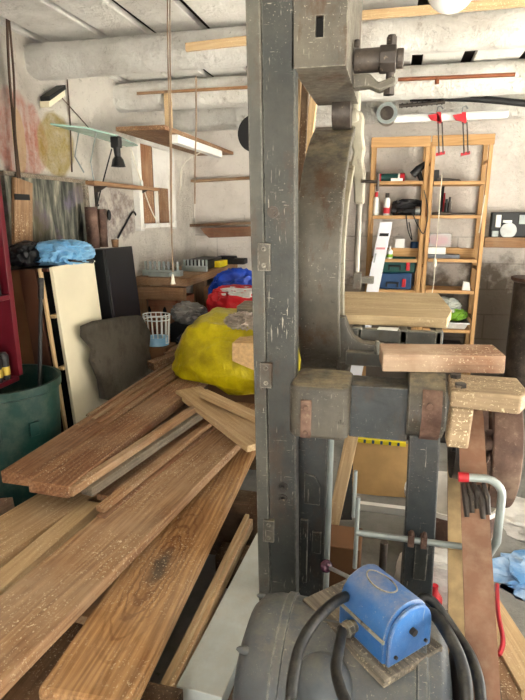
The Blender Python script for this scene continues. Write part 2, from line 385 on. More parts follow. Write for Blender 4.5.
# boarded window in the left wall
m = MB(); a = .05
m.box(XL, XL+.05, wy0-a, wy0, wz0-a, wz1+a).box(XL, XL+.05, wy1, wy1+a, wz0-a, wz1+a).box(XL, XL+.05, wy0, wy1, wz1, wz1+a).box(XL, XL+.06, wy0, wy1, wz0-.03, wz0).box(XL, XL+.015, wy0, wy1, wz0, wz1)
fr = st('window_1', m, M['lime'], bevel=.004)
board('window_board', W['red'], (XL+.035, wy0+.11, wz0), (XL+.035, wy0+.11, wz1), .2, .02, fr, up=(1,0,0))
obj('gap_shade_strip', MB().box(XL+.015, XL+.02, wy0+.212, wy0+.25, wz0, wz1), M['dark'], fr)  # dark strip on the solid wall, painting the shade of a slit
board('window_board', W['brown'], (XL+.03, wy1-.13, wz0), (XL+.03, wy1-.13, wz0+.26), .16, .015, fr, up=(1,0,0))

# ------------------------------------------------------------------ the band saw
BS = thing('band_saw', 'old grey painted cast iron band saw with tall flat column and curved arm', 'band saw', (-.1,1.6,0))
LT = lambda z: -.393+(1.95-z)*.0185
def lean(a,b,y0,y1,z0,z1):
    return MB().hexa([(LT(z0)+a,y0,z0),(LT(z0)+b,y0,z0),(LT(z0)+b,y1,z0),(LT(z0)+a,y1,z0),(LT(z1)+a,y0,z1),(LT(z1)+b,y0,z1),(LT(z1)+b,y1,z1),(LT(z1)+a,y1,z1)])
c = lean(.038,.124,1.45,1.50,0,2.25); obj('column', c, M['grey'], BS, bevel=.003)
c = lean(.0,.0375,1.443,1.52,0,2.25); fl = obj('column_flange', c, M['flange'], BS, bevel=.003)
for z0 in (1.27,.93,.42):
    lx = LT(z0); h = MB().box(lx+.02,lx+.055,1.434,1.449,z0,z0+.075)
    for dz in (.015,.06): h.cyl((lx+.038,1.44,z0+dz),(lx+.038,1.43,z0+dz),.005,seg=8)
    obj('hinge_plate', h, M['cast'], BS, bevel=.001)
for (xx,yy) in ((273,212),(283,487),(283,499)):
    p = at(xx,yy,Y=1.45); b = MB().cyl(p+V((0,.001,0)),p+V((0,-.004,0)),.016,seg=16).cyl(p+V((0,-.005,0)),p+V((0,-.016,0)),.01,seg=6)
    obj('bolt', b, M['iron'], BS)
c = MB().box(-.26,-.165,1.56,1.62,0,.86); obj('lower_frame', c, M['grey2'], BS, bevel=.003)
c = MB().prism([(-.235,1.553,.61),(-.2,1.553,.6),(-.183,1.553,.57),(-.183,1.553,.5),(-.235,1.553,.5)],(0,.008,0)); obj('cover_plate', c, M['grey'], BS, bevel=.001)
c = MB().box(-.245,-.22,1.552,1.561,.2,.44).box(-.205,-.175,1.552,1.561,.32,.40); obj('cover_plate', c, M['grey'], BS, bevel=.001)
c = MB().cyl((-.153,1.555,0),(-.153,1.555,.83),.0095,seg=12); obj('conduit', c, M['galv'], BS)
# top bracket box with slot
x0,x1 = -.274,-.138
m = MB(); f = lambda y,zb,ins: [V((x0+ins,y,zb)),V((x1-ins,y,zb)),V((x1-ins,y,2.24)),V((x0+ins,y,2.24))]
m.box(x0,x1,1.45,1.93,1.778,1.845).box(x0,-.216,1.45,1.93,1.845,1.893).box(-.196,x1,1.45,1.93,1.845,1.893).box(-.216,-.196,1.47,1.93,1.845,1.893).box(x0,x1,1.45,1.93,1.893,2.24)
obj('upper_bracket', m, M['cast'], BS)
obj('slot', MB().box(-.217,-.195,1.463,1.472,1.844,1.894), M['dark'], BS)
# tension screw unit
Y=1.65
m = MB().cyl((-.135,Y,1.836),(-.06,Y,1.836),.031,seg=20).cyl((-.065,Y,1.836),(-.02,Y,1.836),.037,seg=8).cyl((-.02,Y,1.836),(.0,Y,1.836),.026,seg=16)
m.cyl((-.127,Y-.02,1.865),(-.127,Y-.02,1.885),.009,seg=6); obj('tension_shaft', m, M['iron'], BS, bevel=.003)
m = MB().cyl((-.035,Y,1.895),(-.035,Y,1.745),.011,seg=12).cyl((-.035,Y,1.89),(-.035,Y,1.87),.015,seg=6).cyl((-.035,Y,1.765),(-.035,Y,1.745),.016,seg=6); obj('tension_bolt', m, M['iron'], BS)
m = MB().prism([(-.135,Y-.02,1.8),(-.09,Y-.02,1.8),(-.065,Y-.02,1.776),(-.02,Y-.02,1.79),(-.018,Y-.02,1.768),(-.06,Y-.02,1.752),(-.09,Y-.02,1.765),(-.135,Y-.02,1.762)],(0,.04,0)); obj('tension_arm', m, M['cast'], BS, bevel=.005)
# curved C arm: sections swept in the Y-Z plane
prof = [(1.80,.895),(1.72,.96),(1.655,1.05),(1.615,1.15),(1.595,1.26),(1.60,1.37),(1.635,1.46),(1.70,1.545),(1.79,1.62),(1.89,1.68),(1.99,1.72)]
def spline(P, n=4):
    out = []
    for i in range(len(P)-1):
        p0=V(P[max(i-1,0)]);p1=V(P[i]);p2=V(P[i+1]);p3=V(P[min(i+2,len(P)-1)])
        for k in range(n):
            t=k/n; out.append(.5*((2*p1)+(p2-p0)*t+(2*p0-5*p1+4*p2-p3)*t*t+(3*p1-p0-3*p2+p3)*t**3))
    out.append(V(P[-1])); return out
SP = spline([(a,b,0) for a,b in prof])
def sweep(x0,x1,d0,d1):
    rr = []
    for i,p in enumerate(SP):
        t = (SP[min(i+1,len(SP)-1)]-SP[max(i-1,0)]).normalized(); n = V((t.y,-t.x,0))   # inward (+Y side)
        if n.x < 0 and abs(n.x) > .2: n = -n
        q = lambda d: p+n*d
        xa = x0; xb = x1
        rr.append([V((xa,q(d0).x,q(d0).y)),V((xb,q(d0).x,q(d0).y)),V((xb,q(d1).x,q(d1).y)),V((xa,q(d1).x,q(d1).y))])
    return MB().rings(rr)
obj('arm', sweep(-.286,-.148,0,.028), M['cast'], BS, bevel=.004)
obj('arm_web', sweep(-.235,-.185,.027,.12), M['cast'], BS)
obj('arm_inner_flange', sweep(-.262,-.145,.12,.14), M['castl'], BS, bevel=.003)
fp = [at(x,y,Y=1.73) for x,y in ((338,316),(345,318),(349,330),(354,338),(362,343),(384,346),(384,353),(364,355),(353,361),(348,371),(336,371))]
obj('arm_foot', MB().prism(fp,(0,.055,0)), M['cast'], BS, bevel=.004)
# guide post hanging over the table
Y=2.0
gp = [at(x,y,Y=1.98) for x,y in ((340,125),(350,117),(352,110),(362,111),(364,118),(363,134),(365,148),(363,160),(365,172),(364,204),(354,204),(353,178),(349,168),(353,152),(350,140),(340,150))]
m = MB().prism(gp,(0,.05,0)).cyl((-.2,Y,1.74),(-.14,Y,1.755),.03,seg=12).cyl((-.155,Y,1.735),(-.155,Y,1.83),.02,seg=10)
obj('guide_bracket', m, M['castl'], BS, bevel=.008)
m = MB().cyl((-.125,Y,1.19),(-.125,Y,1.55),.0115,seg=14); obj('guide_post', m, plain('dull_rod','77726a',.35,.6), BS)
m = MB().box(-.15,-.06,Y-.02,Y+.02,1.175,1.2).box(-.135,-.105,Y-.025,Y+.02,1.155,1.215); obj('blade_guide', m, M['cast'], BS, bevel=.003)
m = MB().cyl((-.12,Y-.03,1.535),(-.06,Y-.05,1.53),.006,seg=8).cyl((-.062,Y-.05,1.50),(-.062,Y-.05,1.56),.005,seg=8); obj('clamp_handle', m, M['iron'], BS)
m = MB().cyl((-.22,1.93,1.755),(-.16,1.93,1.755),.055,seg=24); obj('wheel_hub', m, M['iron'], BS)
# table
Z = 1.085
tb = [at(438,293,Z=Z),at(449,306,Z=Z),at(447,317,Z=Z),at(340,322,Z=Z)]
tl = V((-.25,tb[0].y-.05,Z)); tn = V((-.2,1.80,Z))
pts = [tl, V((tb[0].x,tb[0].y,Z)), tb[1], V((tb[1].x,tb[1].y-.1,Z)), V((tb[2].x,1.845,Z)), V((-.26,1.83,Z))]
obj('table_top', MB().prism([p-V((0,0,.035)) for p in pts],(0,0,.035)), W['table'], BS, bevel=.003, frame=Matrix.Translation((0,2,1.08)))
m = MB().box(-.1,.175,1.80,1.825,1.0,1.045).box(-.1,.175,2.16,2.19,1.0,1.048).box(-.12,-.085,1.80,2.16,1.0,1.048).box(.155,.18,1.80,2.16,1.0,1.048).box(.04,.065,1.80,2.16,.99,1.048)
obj('table_frame', m, M['flange'], BS, bevel=.004)
m = MB().box(.09,.16,1.7,1.98,.93,1.0).box(-.13,.02,1.70,1.78,.94,.985).cyl((-.03,1.69,.985),(-.03,1.69,1.03),.008,seg=8); obj('table_bracket', m, M['galv'] if False else M['flange'], BS, bevel=.006)
# lower spindle housing
def rbox(x0,x1,y0,y1,z0,z1,r):
    p = []
    for cx,cy,a0 in ((x1-r,y1-r,0),(x0+r,y1-r,90),(x0+r,y0+r,180),(x1-r,y0+r,270)):
        for k in range(6):
            a = math.radians(a0+18*k); p.append(V((cx+r*math.cos(a),cy+r*math.sin(a),z0)))
    return MB().prism(p,(0,0,z1-z0))
obj('spindle_housing', rbox(-.258,-.09,1.375,1.56,.81,.965,.03), M['cast'], BS, bevel=.012, seg=3)
m = MB().box(-.222,-.192,1.366,1.377,.815,.925); 
for z in (.83,.905): m.cyl((-.207,1.368,z),(-.207,1.358,z),.008,seg=8)
obj('strap', m, M['rust'], BS, bevel=.002)
obj('cross_beam', MB().box(-.092,.07,1.44,1.54,.80,.957), M['grey2'], BS, bevel=.003)
obj('cross_beam', MB().box(-.1,.07,1.60,1.66,.74,.90), M['grey2'], BS, bevel=.003)
pr = []
for k in range(13):
    a = math.radians(60-180*k/12*.9); pr.append((.064,1.50-.125*math.cos(math.radians(-80+160*k/12)),.906+.098*math.sin(math.radians(-80+160*k/12))))
pr += [(.064,1.58,.998),(.064,1.58,.81)]
obj('bearing', MB().prism(pr,(.098,0,0)), M['cast'], BS, bevel=.004)
m = MB()
for i in range(9):
    a0=math.radians(-60+11*i); a1=math.radians(-60+11*(i+1))
    q=lambda a,d:(1.50-(.125+d)*math.cos(a),.906+(.098+d)*math.sin(a))
    y0,z0=q(a0,-.002);y1,z1=q(a1,-.002);y2,z2=q(a1,.008);y3,z3=q(a0,.008)
    m.hexa([(.10,y0,z0),(.15,y0,z0),(.15,y1,z1),(.10,y1,z1),(.10,y3,z3),(.15,y3,z3),(.15,y2,z2),(.10,y2,z2)])
m.cyl((.118,1.375,.935),(.118,1.362,.937),.009,seg=8); obj('strap', m, M['rust'], BS)
m = MB().hexa([(.095,1.42,0),(.185,1.42,0),(.185,1.47,0),(.095,1.47,0),(.075,1.42,.83),(.157,1.42,.83),(.157,1.47,.83),(.075,1.47,.83)]); obj('leg', m, M['grey2'], BS, bevel=.004)
m = MB().box(.115,.15,1.413,1.421,.38,.50); obj('cover_plate', m, M['grey'], BS, bevel=.001)
obj('leg', MB().box(.09,.145,1.56,1.62,0,.83), M['grey2'], BS, bevel=.004)
obj('foot', MB().box(-.4,.24,1.36,1.72,-.0,.03), M['grey2'], BS, bevel=.004)
# belt shifter bar
b = at(357,522,Y=1.405); e = at(463,531,Y=1.405)
m = MB().cyl((b.x,1.405,.515),(.25,1.405,.515),.009,seg=14).cyl((b.x,1.405,.63),(b.x,1.405,.395),.0065,seg=12).cyl((b.x-.012,1.43,.70),(b.x-.012,1.43,.55),.006,seg=10)
obj('belt_shifter', m, M['galv'], BS)
def arc(c, r, a0, a1, n, f): return [f(c, r, math.radians(a0+(a1-a0)*i/n)) for i in range(n+1)]
m = MB().tube([(.205,1.315,.772),(.26,1.315,.775)]+[V((.26+.045*math.sin(math.radians(a)),1.315,.73+.045*math.cos(math.radians(a)))) for a in range(10,91,16)]+[(.306,1.315,.6),(.296,1.375,.5),(.28,1.40,.50),(.25,1.405,.512)],.0105,12)
bt = obj('shifter_handle', m, M['galv'], BS)
obj('end_cap', MB().cyl((.197,1.315,.772),(.222,1.315,.773),.0125,seg=12), M['red'], bt)
for x in (.10,.135):
    m = MB().box(x-.009,x+.009,1.393,1.42,.497,.533).cyl((x,1.40,.53),(x,1.40,.548),.006,seg=8); obj('pipe_clip', m, M['rust'], BS, bevel=.003)
# pulleys on the spindle
def pulley(x0,x1,y,z,R,t=.014,hub=.035):
    m = MB().lathe_closed([(R,0),(R+.004,(x1-x0)/2),(R,x1-x0),(R-t,x1-x0),(R-t,0)],(x0,y,z),(1,0,0),48)
    m.cyl((x0+.0,y,z),(x1,y,z),hub,seg=20)
    for k in range(4):
        a = PI/4+k*PI/2; d = V((0,math.cos(a),math.sin(a)))
        m.tube([V(((x0+x1)/2,y,z))+d*(hub-.01),V(((x0+x1)/2,y,z))+d*(R-t+.004)],[.016,.012],8)
    return m
obj('flywheel', pulley(.292,.366,1.585,.765,.186,.02), M['rust2'], BS, bevel=.003)
obj('spindle', MB().cyl((-.1,1.585,.765),(.385,1.585,.765),.018,seg=16), M['iron'], BS)
obj('drive_pulley', pulley(.202,.272,1.535,.78,.11,.012), M['iron'], BS)
# flat belt loop round the drive pulley and the motor pulley
MP = (1.05,.32); TPc = (1.535,.78); Rm, Rt = .15, .114
d = V((TPc[0]-MP[0],TPc[1]-MP[1])); L = d.length; th = math.atan2(d.y,d.x); al = math.asin((Rm-Rt)/L)
def on(cc,R,a): return V((cc[0]+R*math.cos(a),cc[1]+R*math.sin(a)))
loop = []
a_n = th+PI/2-al; a_f = th-PI/2+al
for k in range(17): loop.append(('t',a_f+(a_n-a_f)*k/16))
for k in range(17): loop.append(('m',a_n+(2*PI-(a_n-a_f))*k/16))
rr = []; ri = []
for kind,a in loop:
    cc,R = (TPc,Rt) if kind=='t' else (MP,Rm)
    i = on(cc,R+.002,a); o_ = on(cc,R+.006,a); j_ = on(cc,R,a)
    ri.append([V((.205,j_.x,j_.y)),V((.269,j_.x,j_.y)),V((.269,i.x,i.y)),V((.205,i.x,i.y))])
    rr.append([V((.204,i.x,i.y)),V((.27,i.x,i.y)),V((.27,o_.x,o_.y)),V((.204,o_.x,o_.y))])
belt = thing('flat_belt', 'brown flat leather drive belt running down from the saw pulley to the motor', 'belt', (.234,1.3,.15))
obj('strap', MB().rings(rr,False,True), M['beltm'], belt)
obj('inner_face', MB().rings(ri,False,True), plain('belt_canvas','b39a72',.8,var=.2,scale=20), belt, label='pale canvas inner face of the belt')
pa, pb = on(MP,Rm+.006,a_n), on(TPc,Rt+.006,a_n)
m = MB(); dirn = (pb-pa).normalized(); nn = V((-dirn.y,dirn.x))
q = pb-dirn*.155 if False else min((pa+(pb-pa)*(i/40) for i in range(41)), key=lambda q_: abs(q_.y-.735))
if nn.x > 0: nn = -nn
for k in range(5):
    xx = .213+.0125*k; j = ((k*7)%3-1)*.012; s0 = q+dirn*(-.04+j); s1 = q+dirn*(.04+j*.6); mm = (s0+s1)/2+nn*.011
    m.tube([V((xx+.004,s0.x,s0.y)),V((xx+.001,mm.x,mm.y)),V((xx-.003,s1.x,s1.y))],[.006,.0085,.005],8)
obj('lacing', m, M['iron'], belt)

# loose wood lying on the machine
q = at(388,329,Z=1.0485)
obj('paper_scrap', MB().hexa([q+V(d) for d in ((-.035,-.02,.0),(.03,-.025,.0),(.035,.02,.0),(-.03,.022,.0),(-.035,-.02,.002),(.03,-.025,.002),(.035,.02,.002),(-.03,.022,.002))]), M['white'], label='white scrap of paper on the iron frame under the saw table', cat='paper')
p0 = V((-.012,1.50,1.052)); board('wood_plank', W['pink'], (-.015,1.515,1.048), (.305,1.545,1.056), .13, .05, label='reddish sawn plank lying across the saw beside the table', cat='plank')
blk = thing('clamp_block', 'battered pale chipboard block with two bolt heads at the saw flywheel', 'block', (.24,1.4,.86))
m = MB().prism([(.158,1.29,.965),(.312,1.275,.965),(.338,1.33,.965),(.335,1.44,.965),(.165,1.44,.965)],(0,0,.045)); obj('top_board', m, W['chip'], blk, bevel=.006)
m = MB().hexa([(.16,1.30,.855),(.212,1.30,.855),(.212,1.36,.855),(.16,1.36,.855),(.165,1.295,.966),(.215,1.295,.966),(.215,1.36,.966),(.165,1.36,.966)]); obj('lower_block', m, W['chip'], blk, bevel=.006)
for x,y in ((.182,1.32),(.178,1.40)):
    obj('bolt_head', MB().cyl((x,y,1.005),(x,y,1.02),.014,seg=6), M['iron'], blk)

# ------------------------------------------------------------------ motor with its switch
MO = thing('electric_motor', 'big grey electric motor with blue drum switch on top', 'motor', (-.06,1.1,0))
prof = [(.02,-.305),(.10,-.30),(.155,-.285),(.18,-.262),(.188,-.225),(.188,-.206),(.194,-.204),(.194,-.186),(.188,-.184),(.186,-.10),(.186,.10),(.192,.104),(.192,.122),(.184,.126),(.178,.15),(.15,.175),(.09,.185),(.02,.186)]
obj('motor_body', MB().lathe([(r_*.985,x_) for r_,x_ in prof],(0,1.05,.32),(1,0,0),56), M['motor'], MO)
for k in range(2):
    a = math.radians(58+70*k); y=1.05-.168*math.cos(a); z=.32+.168*math.sin(a)
    obj('lug', MB().ball((-.265,y,z),.03,.011,.009,2), M['motor'], MO)
obj('motor_shaft', MB().cyl((.17,1.05,.32),(.205,1.05,.32),.02,seg=16), M['steel'], MO)
obj('motor_pulley', MB().lathe([(.02,0),(.144,0),(.147,.038),(.144,.076),(.02,.076)],(.199,1.05,.32),(1,0,0),40), M['iron'], MO)
obj('motor_foot', MB().box(-.2,.12,.89,1.21,.06,.12).box(-.2,.12,.95,1.15,.1,.2), M['motor'], MO, bevel=.01)
obj('base_beam', MB().box(-.24,-.12,.75,1.3,0,.06).box(.02,.12,.75,1.3,0,.06), W['dark'], MO, bevel=.004)
m = MB().lathe([(.062,-.01),(.062,.012),(.058,.026),(.045,.038),(.025,.045),(.0,.047)],(-.09,.925,.448),(0,-.7,.71),32); obj('terminal_cover', m, M['motor'], MO)
# switch on a board
ax = V((.71,-.70,0)); sd = V((.70,.71,0)); zb = .503
cen = V((.034,1.04,zb))
Msw = Matrix((ax,sd,V((0,0,1)))).transposed().to_4x4(); Msw.translation = cen
obj('switch_board', MB().box(-.19,.093,-.093,.084,-.018,0,Msw), W['grey'], MO, bevel=.002, frame=Msw)
def dsec(x, w, h, ins=0):
    p = [(-w,0),(w,0),(w,h*.45)]
    for k in range(1,12):
        a = PI*k/12; p.append((w*math.cos(a)*.98,h*.45+h*.55*math.sin(a)**.8))
    p.append((-w,h*.45))
    return [Msw@V((x,b*(1-ins),z*(1-ins)+.0)) for b,z in p]
sw = obj('drum_switch', MB().rings([dsec(-.088,.06,.118,.06),dsec(-.082,.066,.125),dsec(.058,.066,.125),dsec(.064,.061,.117,.03),dsec(.066,.058,.112,.05)]), M['blue'], MO, label='blue drum switch housing')
m = MB().rings([dsec(.064,.064,.12,.0),dsec(.074,.064,.12,.0)]); obj('end_plate', m, M['blue'], sw, bevel=.003)
for c_ in ((0,.065,.008,.084),(.045,.02,.004,.079),(-.045,.02,.004,.079)):
    obj('screw', MB().cyl(Msw@V((.07,c_[0],c_[1])),Msw@V((c_[3],c_[0],c_[1])),c_[2],seg=10), M['iron'], sw)
obj('rim_seam', MB().box(-.085,.06,-.069,-.064,.05,.058,Msw), M['castl'], sw)
m = MB(); 
ring = [Msw@V((-.02+.042*math.cos(2*PI*k/28),.022*math.sin(2*PI*k/28),.1255-.0006*abs(math.sin(2*PI*k/28))*6)) for k in range(28)]
m.tube(ring,.002,6,True); obj('name_plate', m, M['castl'], sw)
k0 = Msw@V((-.07,-.0,.075)); kn = at(326,566,Y=1.18)
m = MB().cyl(Msw@V((-.07,0,.07)),Msw@V((-.115,-.005,.072)),.012,seg=12).cyl(Msw@V((-.1,0,.072)),kn,.005,seg=10)
obj('switch_lever', m, M['steel'], sw)
m = MB().ball(kn,.0165,sub=3); obj('knob', m, plain('knob_plum','3a1f2c',.25), sw)
m = MB().tube([Msw@V((-.1+.0*k,.02+.022*math.cos(a),.045+.022*math.sin(a))) for k,a in enumerate([2*PI*i/16 for i in range(16)])],.0035,8,True); obj('wire_loop', m, M['steel'], sw)
g0 = Msw@V((-.03,-.066,.03)); gv = -sd
obj('cable_gland', MB().cyl(g0,g0+gv*.04+V((0,0,.005)),.014,seg=12).cyl(g0+gv*.012,g0+gv*.025,.018,seg=8), M['cast'], sw)
def smooth_path(P, n=8): return spline([tuple(p) for p in P], n)
def cable(name, P, r, mat, label=None, parent=None, **k): return obj(name, MB().tube(smooth_path(P),r,10), mat, parent, label=label, **k)
q = Msw@V((-.09,-.02,.05))
cable('cable', [g0+gv*.035+V((0,0,.004)), at(338,655,Y=.85), at(336,670,Y=.80), at(341,690,Y=.76), at(350,715,Y=.73), at(354,770,Y=.72)], .0105, M['rubber'], parent=MO)
cable('cable', [q, at(338,600,Y=1.0), at(318,618,Y=.92), at(302,642,Y=.86), at(294,672,Y=.81), at(291,705,Y=.78), at(291,770,Y=.78)], .0115, M['rubber'], parent=MO)
cable('cable', [Msw@V((.05,.05,.05)), Msw@V((.062,.08,.06)), at(448,634,Y=1.0), at(461,662,Y=.96), at(467,700,Y=.92), at(466,770,Y=.90)], .0135, M['rubber'], parent=MO)
cable('cable', [Msw@V((.02,.05,.06)), Msw@V((.03,.10,.07)), at(455,632,Y=1.05), at(473,662,Y=.99), at(481,700,Y=.93), at(482,770,Y=.92)], .0115, M['rubber'], parent=MO)

# ------------------------------------------------------------------ planks
def plank(label, mat, nl, nr, fl, frr, z, t, z2=None, ext0=0, ext1=0, group='loose planks in the floor pile', name='wood_plank', w=None, up=(0,0,1), bevel=.003):
    z2 = z if z2 is None else z2
    a, b, c, d = at(*nl,Z=z), at(*nr,Z=z), at(*fl,Z=z2), at(*frr,Z=z2)
    p0, p1 = (a+b)/2, (c+d)/2; dr = (p1-p0).normalized(); s = V((-dr.y,dr.x,0)).normalized()
    if w is None: w = (abs((b-a).dot(s))+abs((d-c).dot(s)))/2
    return board(name, mat, p0-dr*ext0, p1+dr*ext1, w, t, label=label, cat='plank', group=group, bevel=bevel, up=up)
# timbers under the pile and a lower layer of brown boards
for y in (.95,1.95,2.75):
    board('timber_bearer', W['dark'], (-1.3 if y>1 else -1.7,y,.26), (-.45,y,.26), .12, .26, label='dark squared timber under the plank pile, '+{.95:'nearest the camera',1.95:'at mid pile',2.75:'at the far end'}[y], cat='timber')
for i,(xa,xb,w,lab) in enumerate(((-1.205,-1.19,.22,'brown bottom board at the left of the pile'),(-.975,-.96,.22,'brown bottom board under the long wide plank'),(-.735,-.72,.22,'brown bottom board under the knotty plank'))):
    board('wood_plank', W['brown'], (xa,.55,.30), (xb,2.84,.30), w, .038, label=lab, cat='plank', group='loose planks in the floor pile')
plank('thick plank with a large dark knot, front of the pile', W['knot'], (40,688),(125,708),(215,432),(255,452), .39, .05, ext1=.25, bevel=.012)
plank('long wide sawdusty plank crossing the pile centre', W['a'], (0,603),(0,672),(207,422),(244,443), .455, .04, ext0=.3, ext1=.4)
plank('short offcut end sticking out under the long wide plank', W['a'], (66,612),(92,618),(150,528),(165,534), .36, .03)
b = plank('broad plank in sunlit tone under the stacked boards left of the pale beam', W['lit'], (0,512),(0,563),(140,436),(172,440), .425, .045, ext0=.3)
plank('pale square beam with a knot at the left edge', W['pale'], (0,567),(0,592),(87,498),(98,504), .43, .115, ext0=.3)
plank('narrow reddish board under the stacked wide boards at left', W['pink'], (0,483),(0,505),(60,455),(75,462), .314, .05, ext0=.2)
for (nl,nr,fl,frr,lab) in (((2,468),(33,479),(178,360),(190,365),'left one of two wide boards topping the pile'),((33,479),(62,488),(190,368),(206,380),'right one of two wide boards topping the pile')):
    plank(lab, W['red'], nl,nr,fl,frr, .56, .045)
# strips beside the wide boards
for (nl,nr,fl,frr,z,t_,mk,lab) in (((65,487),(72,489),(203,398),(207,400),  .552,.03,'a','thin strip tight beside the wide top boards'),
    ((80,485),(92,488),(207,402),(213,405),.525,.035,'grey','greyish batten with a square end beside the top boards'),
    ((94,494),(118,497),(214,405),(224,409),.458,.025,'red','brown board with laths on it right of the greyish batten'),
    ((97,505),(103,508),(222,408),(226,411),.485,.022,'a','tan lath lying beside the brown board in mid pile'),
    ((97,515),(104,518),(226,412),(231,415),.46,.03,'red','second tan lath lying beside the long wide plank'),
    ((88,553),(106,550),(208,419),(225,425),.41,.03,'lit','added board in sunlit tone half hidden under the long wide plank')):  # last board is added, its pale colour stands for a wedge of light
    plank(lab, W[mk], nl,nr,fl,frr, z, t_)
for k,(nl,nr,fl,frr,lab) in enumerate((((86,414),(89,416),(181,353),(183,355),'outermost thin lath on the left edge of the pile'),((91,417),(95,419),(184,356),(187,358),'second thin lath along the left edge of the pile'),((97,421),(101,423),(188,359),(191,361),'third thin lath along the left edge of the pile'))):
    plank(lab, W['red'] if k!=1 else W['a'], nl,nr,fl,frr, .568, .007, w=.018, bevel=.001)
plank('narrow golden strip standing beside the white board', W['pale'], (150,702),(157,704), (256,492),(259,494), .22, .05, ext0=.15, ext1=.1)
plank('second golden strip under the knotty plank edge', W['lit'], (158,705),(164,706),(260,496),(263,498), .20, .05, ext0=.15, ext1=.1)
plank('wide white painted board lying beside the saw', W['whiteb'], (174,690),(224,693),(250,545),(268,590), .19, .05, ext1=.2, group=None)
plank('narrow grey board on edge beside the white board', M['grey'], (232,694),(240,696),(268,575),(274,577), .16, .12, group=None)
for i,(xa) in enumerate((-.5,)):
    board('timber_bearer', W['dark'], (-.47,1.2,.138), (-.36,1.22,.138), .1, .138, label='dark short block under the near end of the white board', cat='timber')
    board('timber_bearer', W['dark'], (-.60,1.75,.138), (-.42,1.75,.138), .1, .138, label='dark short block under the far end of the white board', cat='timber')
# two boards lying crosswise
p0, p1 = at(188,388,Z=.575), at(262,442,Z=.53); board('wood_plank', W['pale'], p0, p1, .14, .03, label='pale short board lying crosswise in front of the yellow bag', cat='plank')
p0, p1 = at(203,390,Z=.61), at(262,417,Z=.57); board('wood_plank', W['pale'], p0, p1, .05, .03, label='narrow lath on top of the pale crosswise board', cat='plank')

# ------------------------------------------------------------------ left side of the room
yb = MB().ball((0,0,0),1,1,1,5,.035,2.2,4,ridge=True,power=.55)
for v in yb.bm.verts:
    q = v.co; h = (q.z+1)/2; tp = 1-.26*h
    f_ = .02*noise.noise(V((q.x*2.2+q.z*1.3,q.y*2.2,q.z*5)))+.012*math.sin(9*q.x-5*q.z+2*q.y)
    v.co = V((-.84+.09*h+.38*q.x*tp,2.77+.31*q.y*(1-.15*h)-.06*q.x,max(.565-.107*max(0,min(1,q.x*2.5+.4)),.70+.19*q.z-.02*q.x+f_)))
bag = obj('plastic_bag', yb, M['yellowbag'], label='full yellow plastic bag on the far end of the planks', cat='bag')
# things on the bag
tg = obj('glove_bundle', MB().ball((-.72,2.60,.885),.085,.07,.04,5,.32,5,2,ridge=True), plain('grubby_gloves','9d9084',.8,var=.4,scale=20), label='grubby pale work gloves bundled on the yellow bag', cat='gloves')
p = at(247,358,Y=2.36)
m = MB().hexa([p+V(q) for q in ((-.075,0,-.02),(.06,0,-.07),(.06,.22,-.07),(-.075,.22,-.02),(-.075,0,.07),(.06,0,.075),(.06,.22,.075),(-.075,.22,.07))])
obj('chipboard_box', m, plain('pale_chipboard','c4a274',.8,var=.15,scale=60), label='small pale chipboard box beside the yellow bag', cat='box', bevel=.004)
p = V((-.70,2.87,.935)); board('wood_plank', W['grey'], p+V((-.12,0,.0)), p+V((.25,.02,.0)), .2, .045, label='grey weathered board behind the gloves', cat='plank')
cr = obj('storage_crate', MB().box(-1.15,-.72,3.2,3.6,0,.72), M['carddark'], label='brown carton under the blue and red bags', cat='box', bevel=.005)
obj('plastic_bag', MB().ball((-1.02,3.50,.90),.19,.10,.155,5,.12,3,8,flat=.722,ridge=True), M['bluebag'], label='shiny deep blue plastic bag behind the red bag', cat='bag')
rb = thing('shopping_bag', 'red and white plastic shopping bag by the saw column', 'bag', (-.93,3.32,.8))
obj('bag_body', MB().ball((-.94,3.28,.84),.205,.10,.135,5,.08,3,3,flat=.722,ridge=True,power=.7), M['redbag'], rb)
obj('white_panel', MB().ball((-.92,3.25,.935),.15,.062,.038,5,.12,3,5,ridge=True,power=.8), M['whitebag'], rb, label='white printed part of the bag')
# bench along the left wall with its clutter
bn = thing('workbench', 'rough wooden workbench in the back left corner', 'workbench', (-1.55,4.0,0))
board('bench_top', W['ledge'], (-1.555,3.42,1.0), (-1.555,4.66,1.0), .40, .06, bn, bevel=.008)
board('apron', W['ledge'], (-1.75,3.43,.935), (-1.38,3.43,.935), .05, .09, bn)
for x,y in ((-1.71,3.5),(-1.42,3.9),(-1.71,4.6),(-1.42,4.6)):
    board('leg', W['ledge'], (x,y,0), (x,y,.94), .07, .07, bn, up=(0,1,0))
m = MB()
for k in range(8): m.box(-1.72+.035*k,-1.705+.035*k,3.52,3.535,1.035,1.10)
m.box(-1.73,-1.44,3.50,3.56,1.0,1.04).box(-1.66,-1.5,3.45,3.5,1.0,1.03); jig = obj('dovetail_jig', m, M['galv'], label='silver comb toothed jig on the near end of the workbench', cat='jig', bevel=.002)
m = MB()
for k in range(7): m.box(-1.56+.03*k,-1.545+.03*k,3.86,3.87,1.03,1.09)
m.box(-1.57,-1.37,3.85,3.89,1.0,1.04); obj('dovetail_jig', m, M['galv'], label='second silver comb jig behind the near one on the workbench', cat='jig', bevel=.002)
lv = thing('spirit_level', 'black tool case with a yellow end on the workbench', 'tool case', (-1.5,4.25,1.0))
obj('case_body', MB().box(-1.60,-1.42,4.0,4.4,1.0,1.075), M['black'], lv, bevel=.01)
obj('yellow_end', MB().box(-1.425,-1.37,4.2,4.4,1.0,1.05), M['yellow'], lv, bevel=.005, label='yellow end')
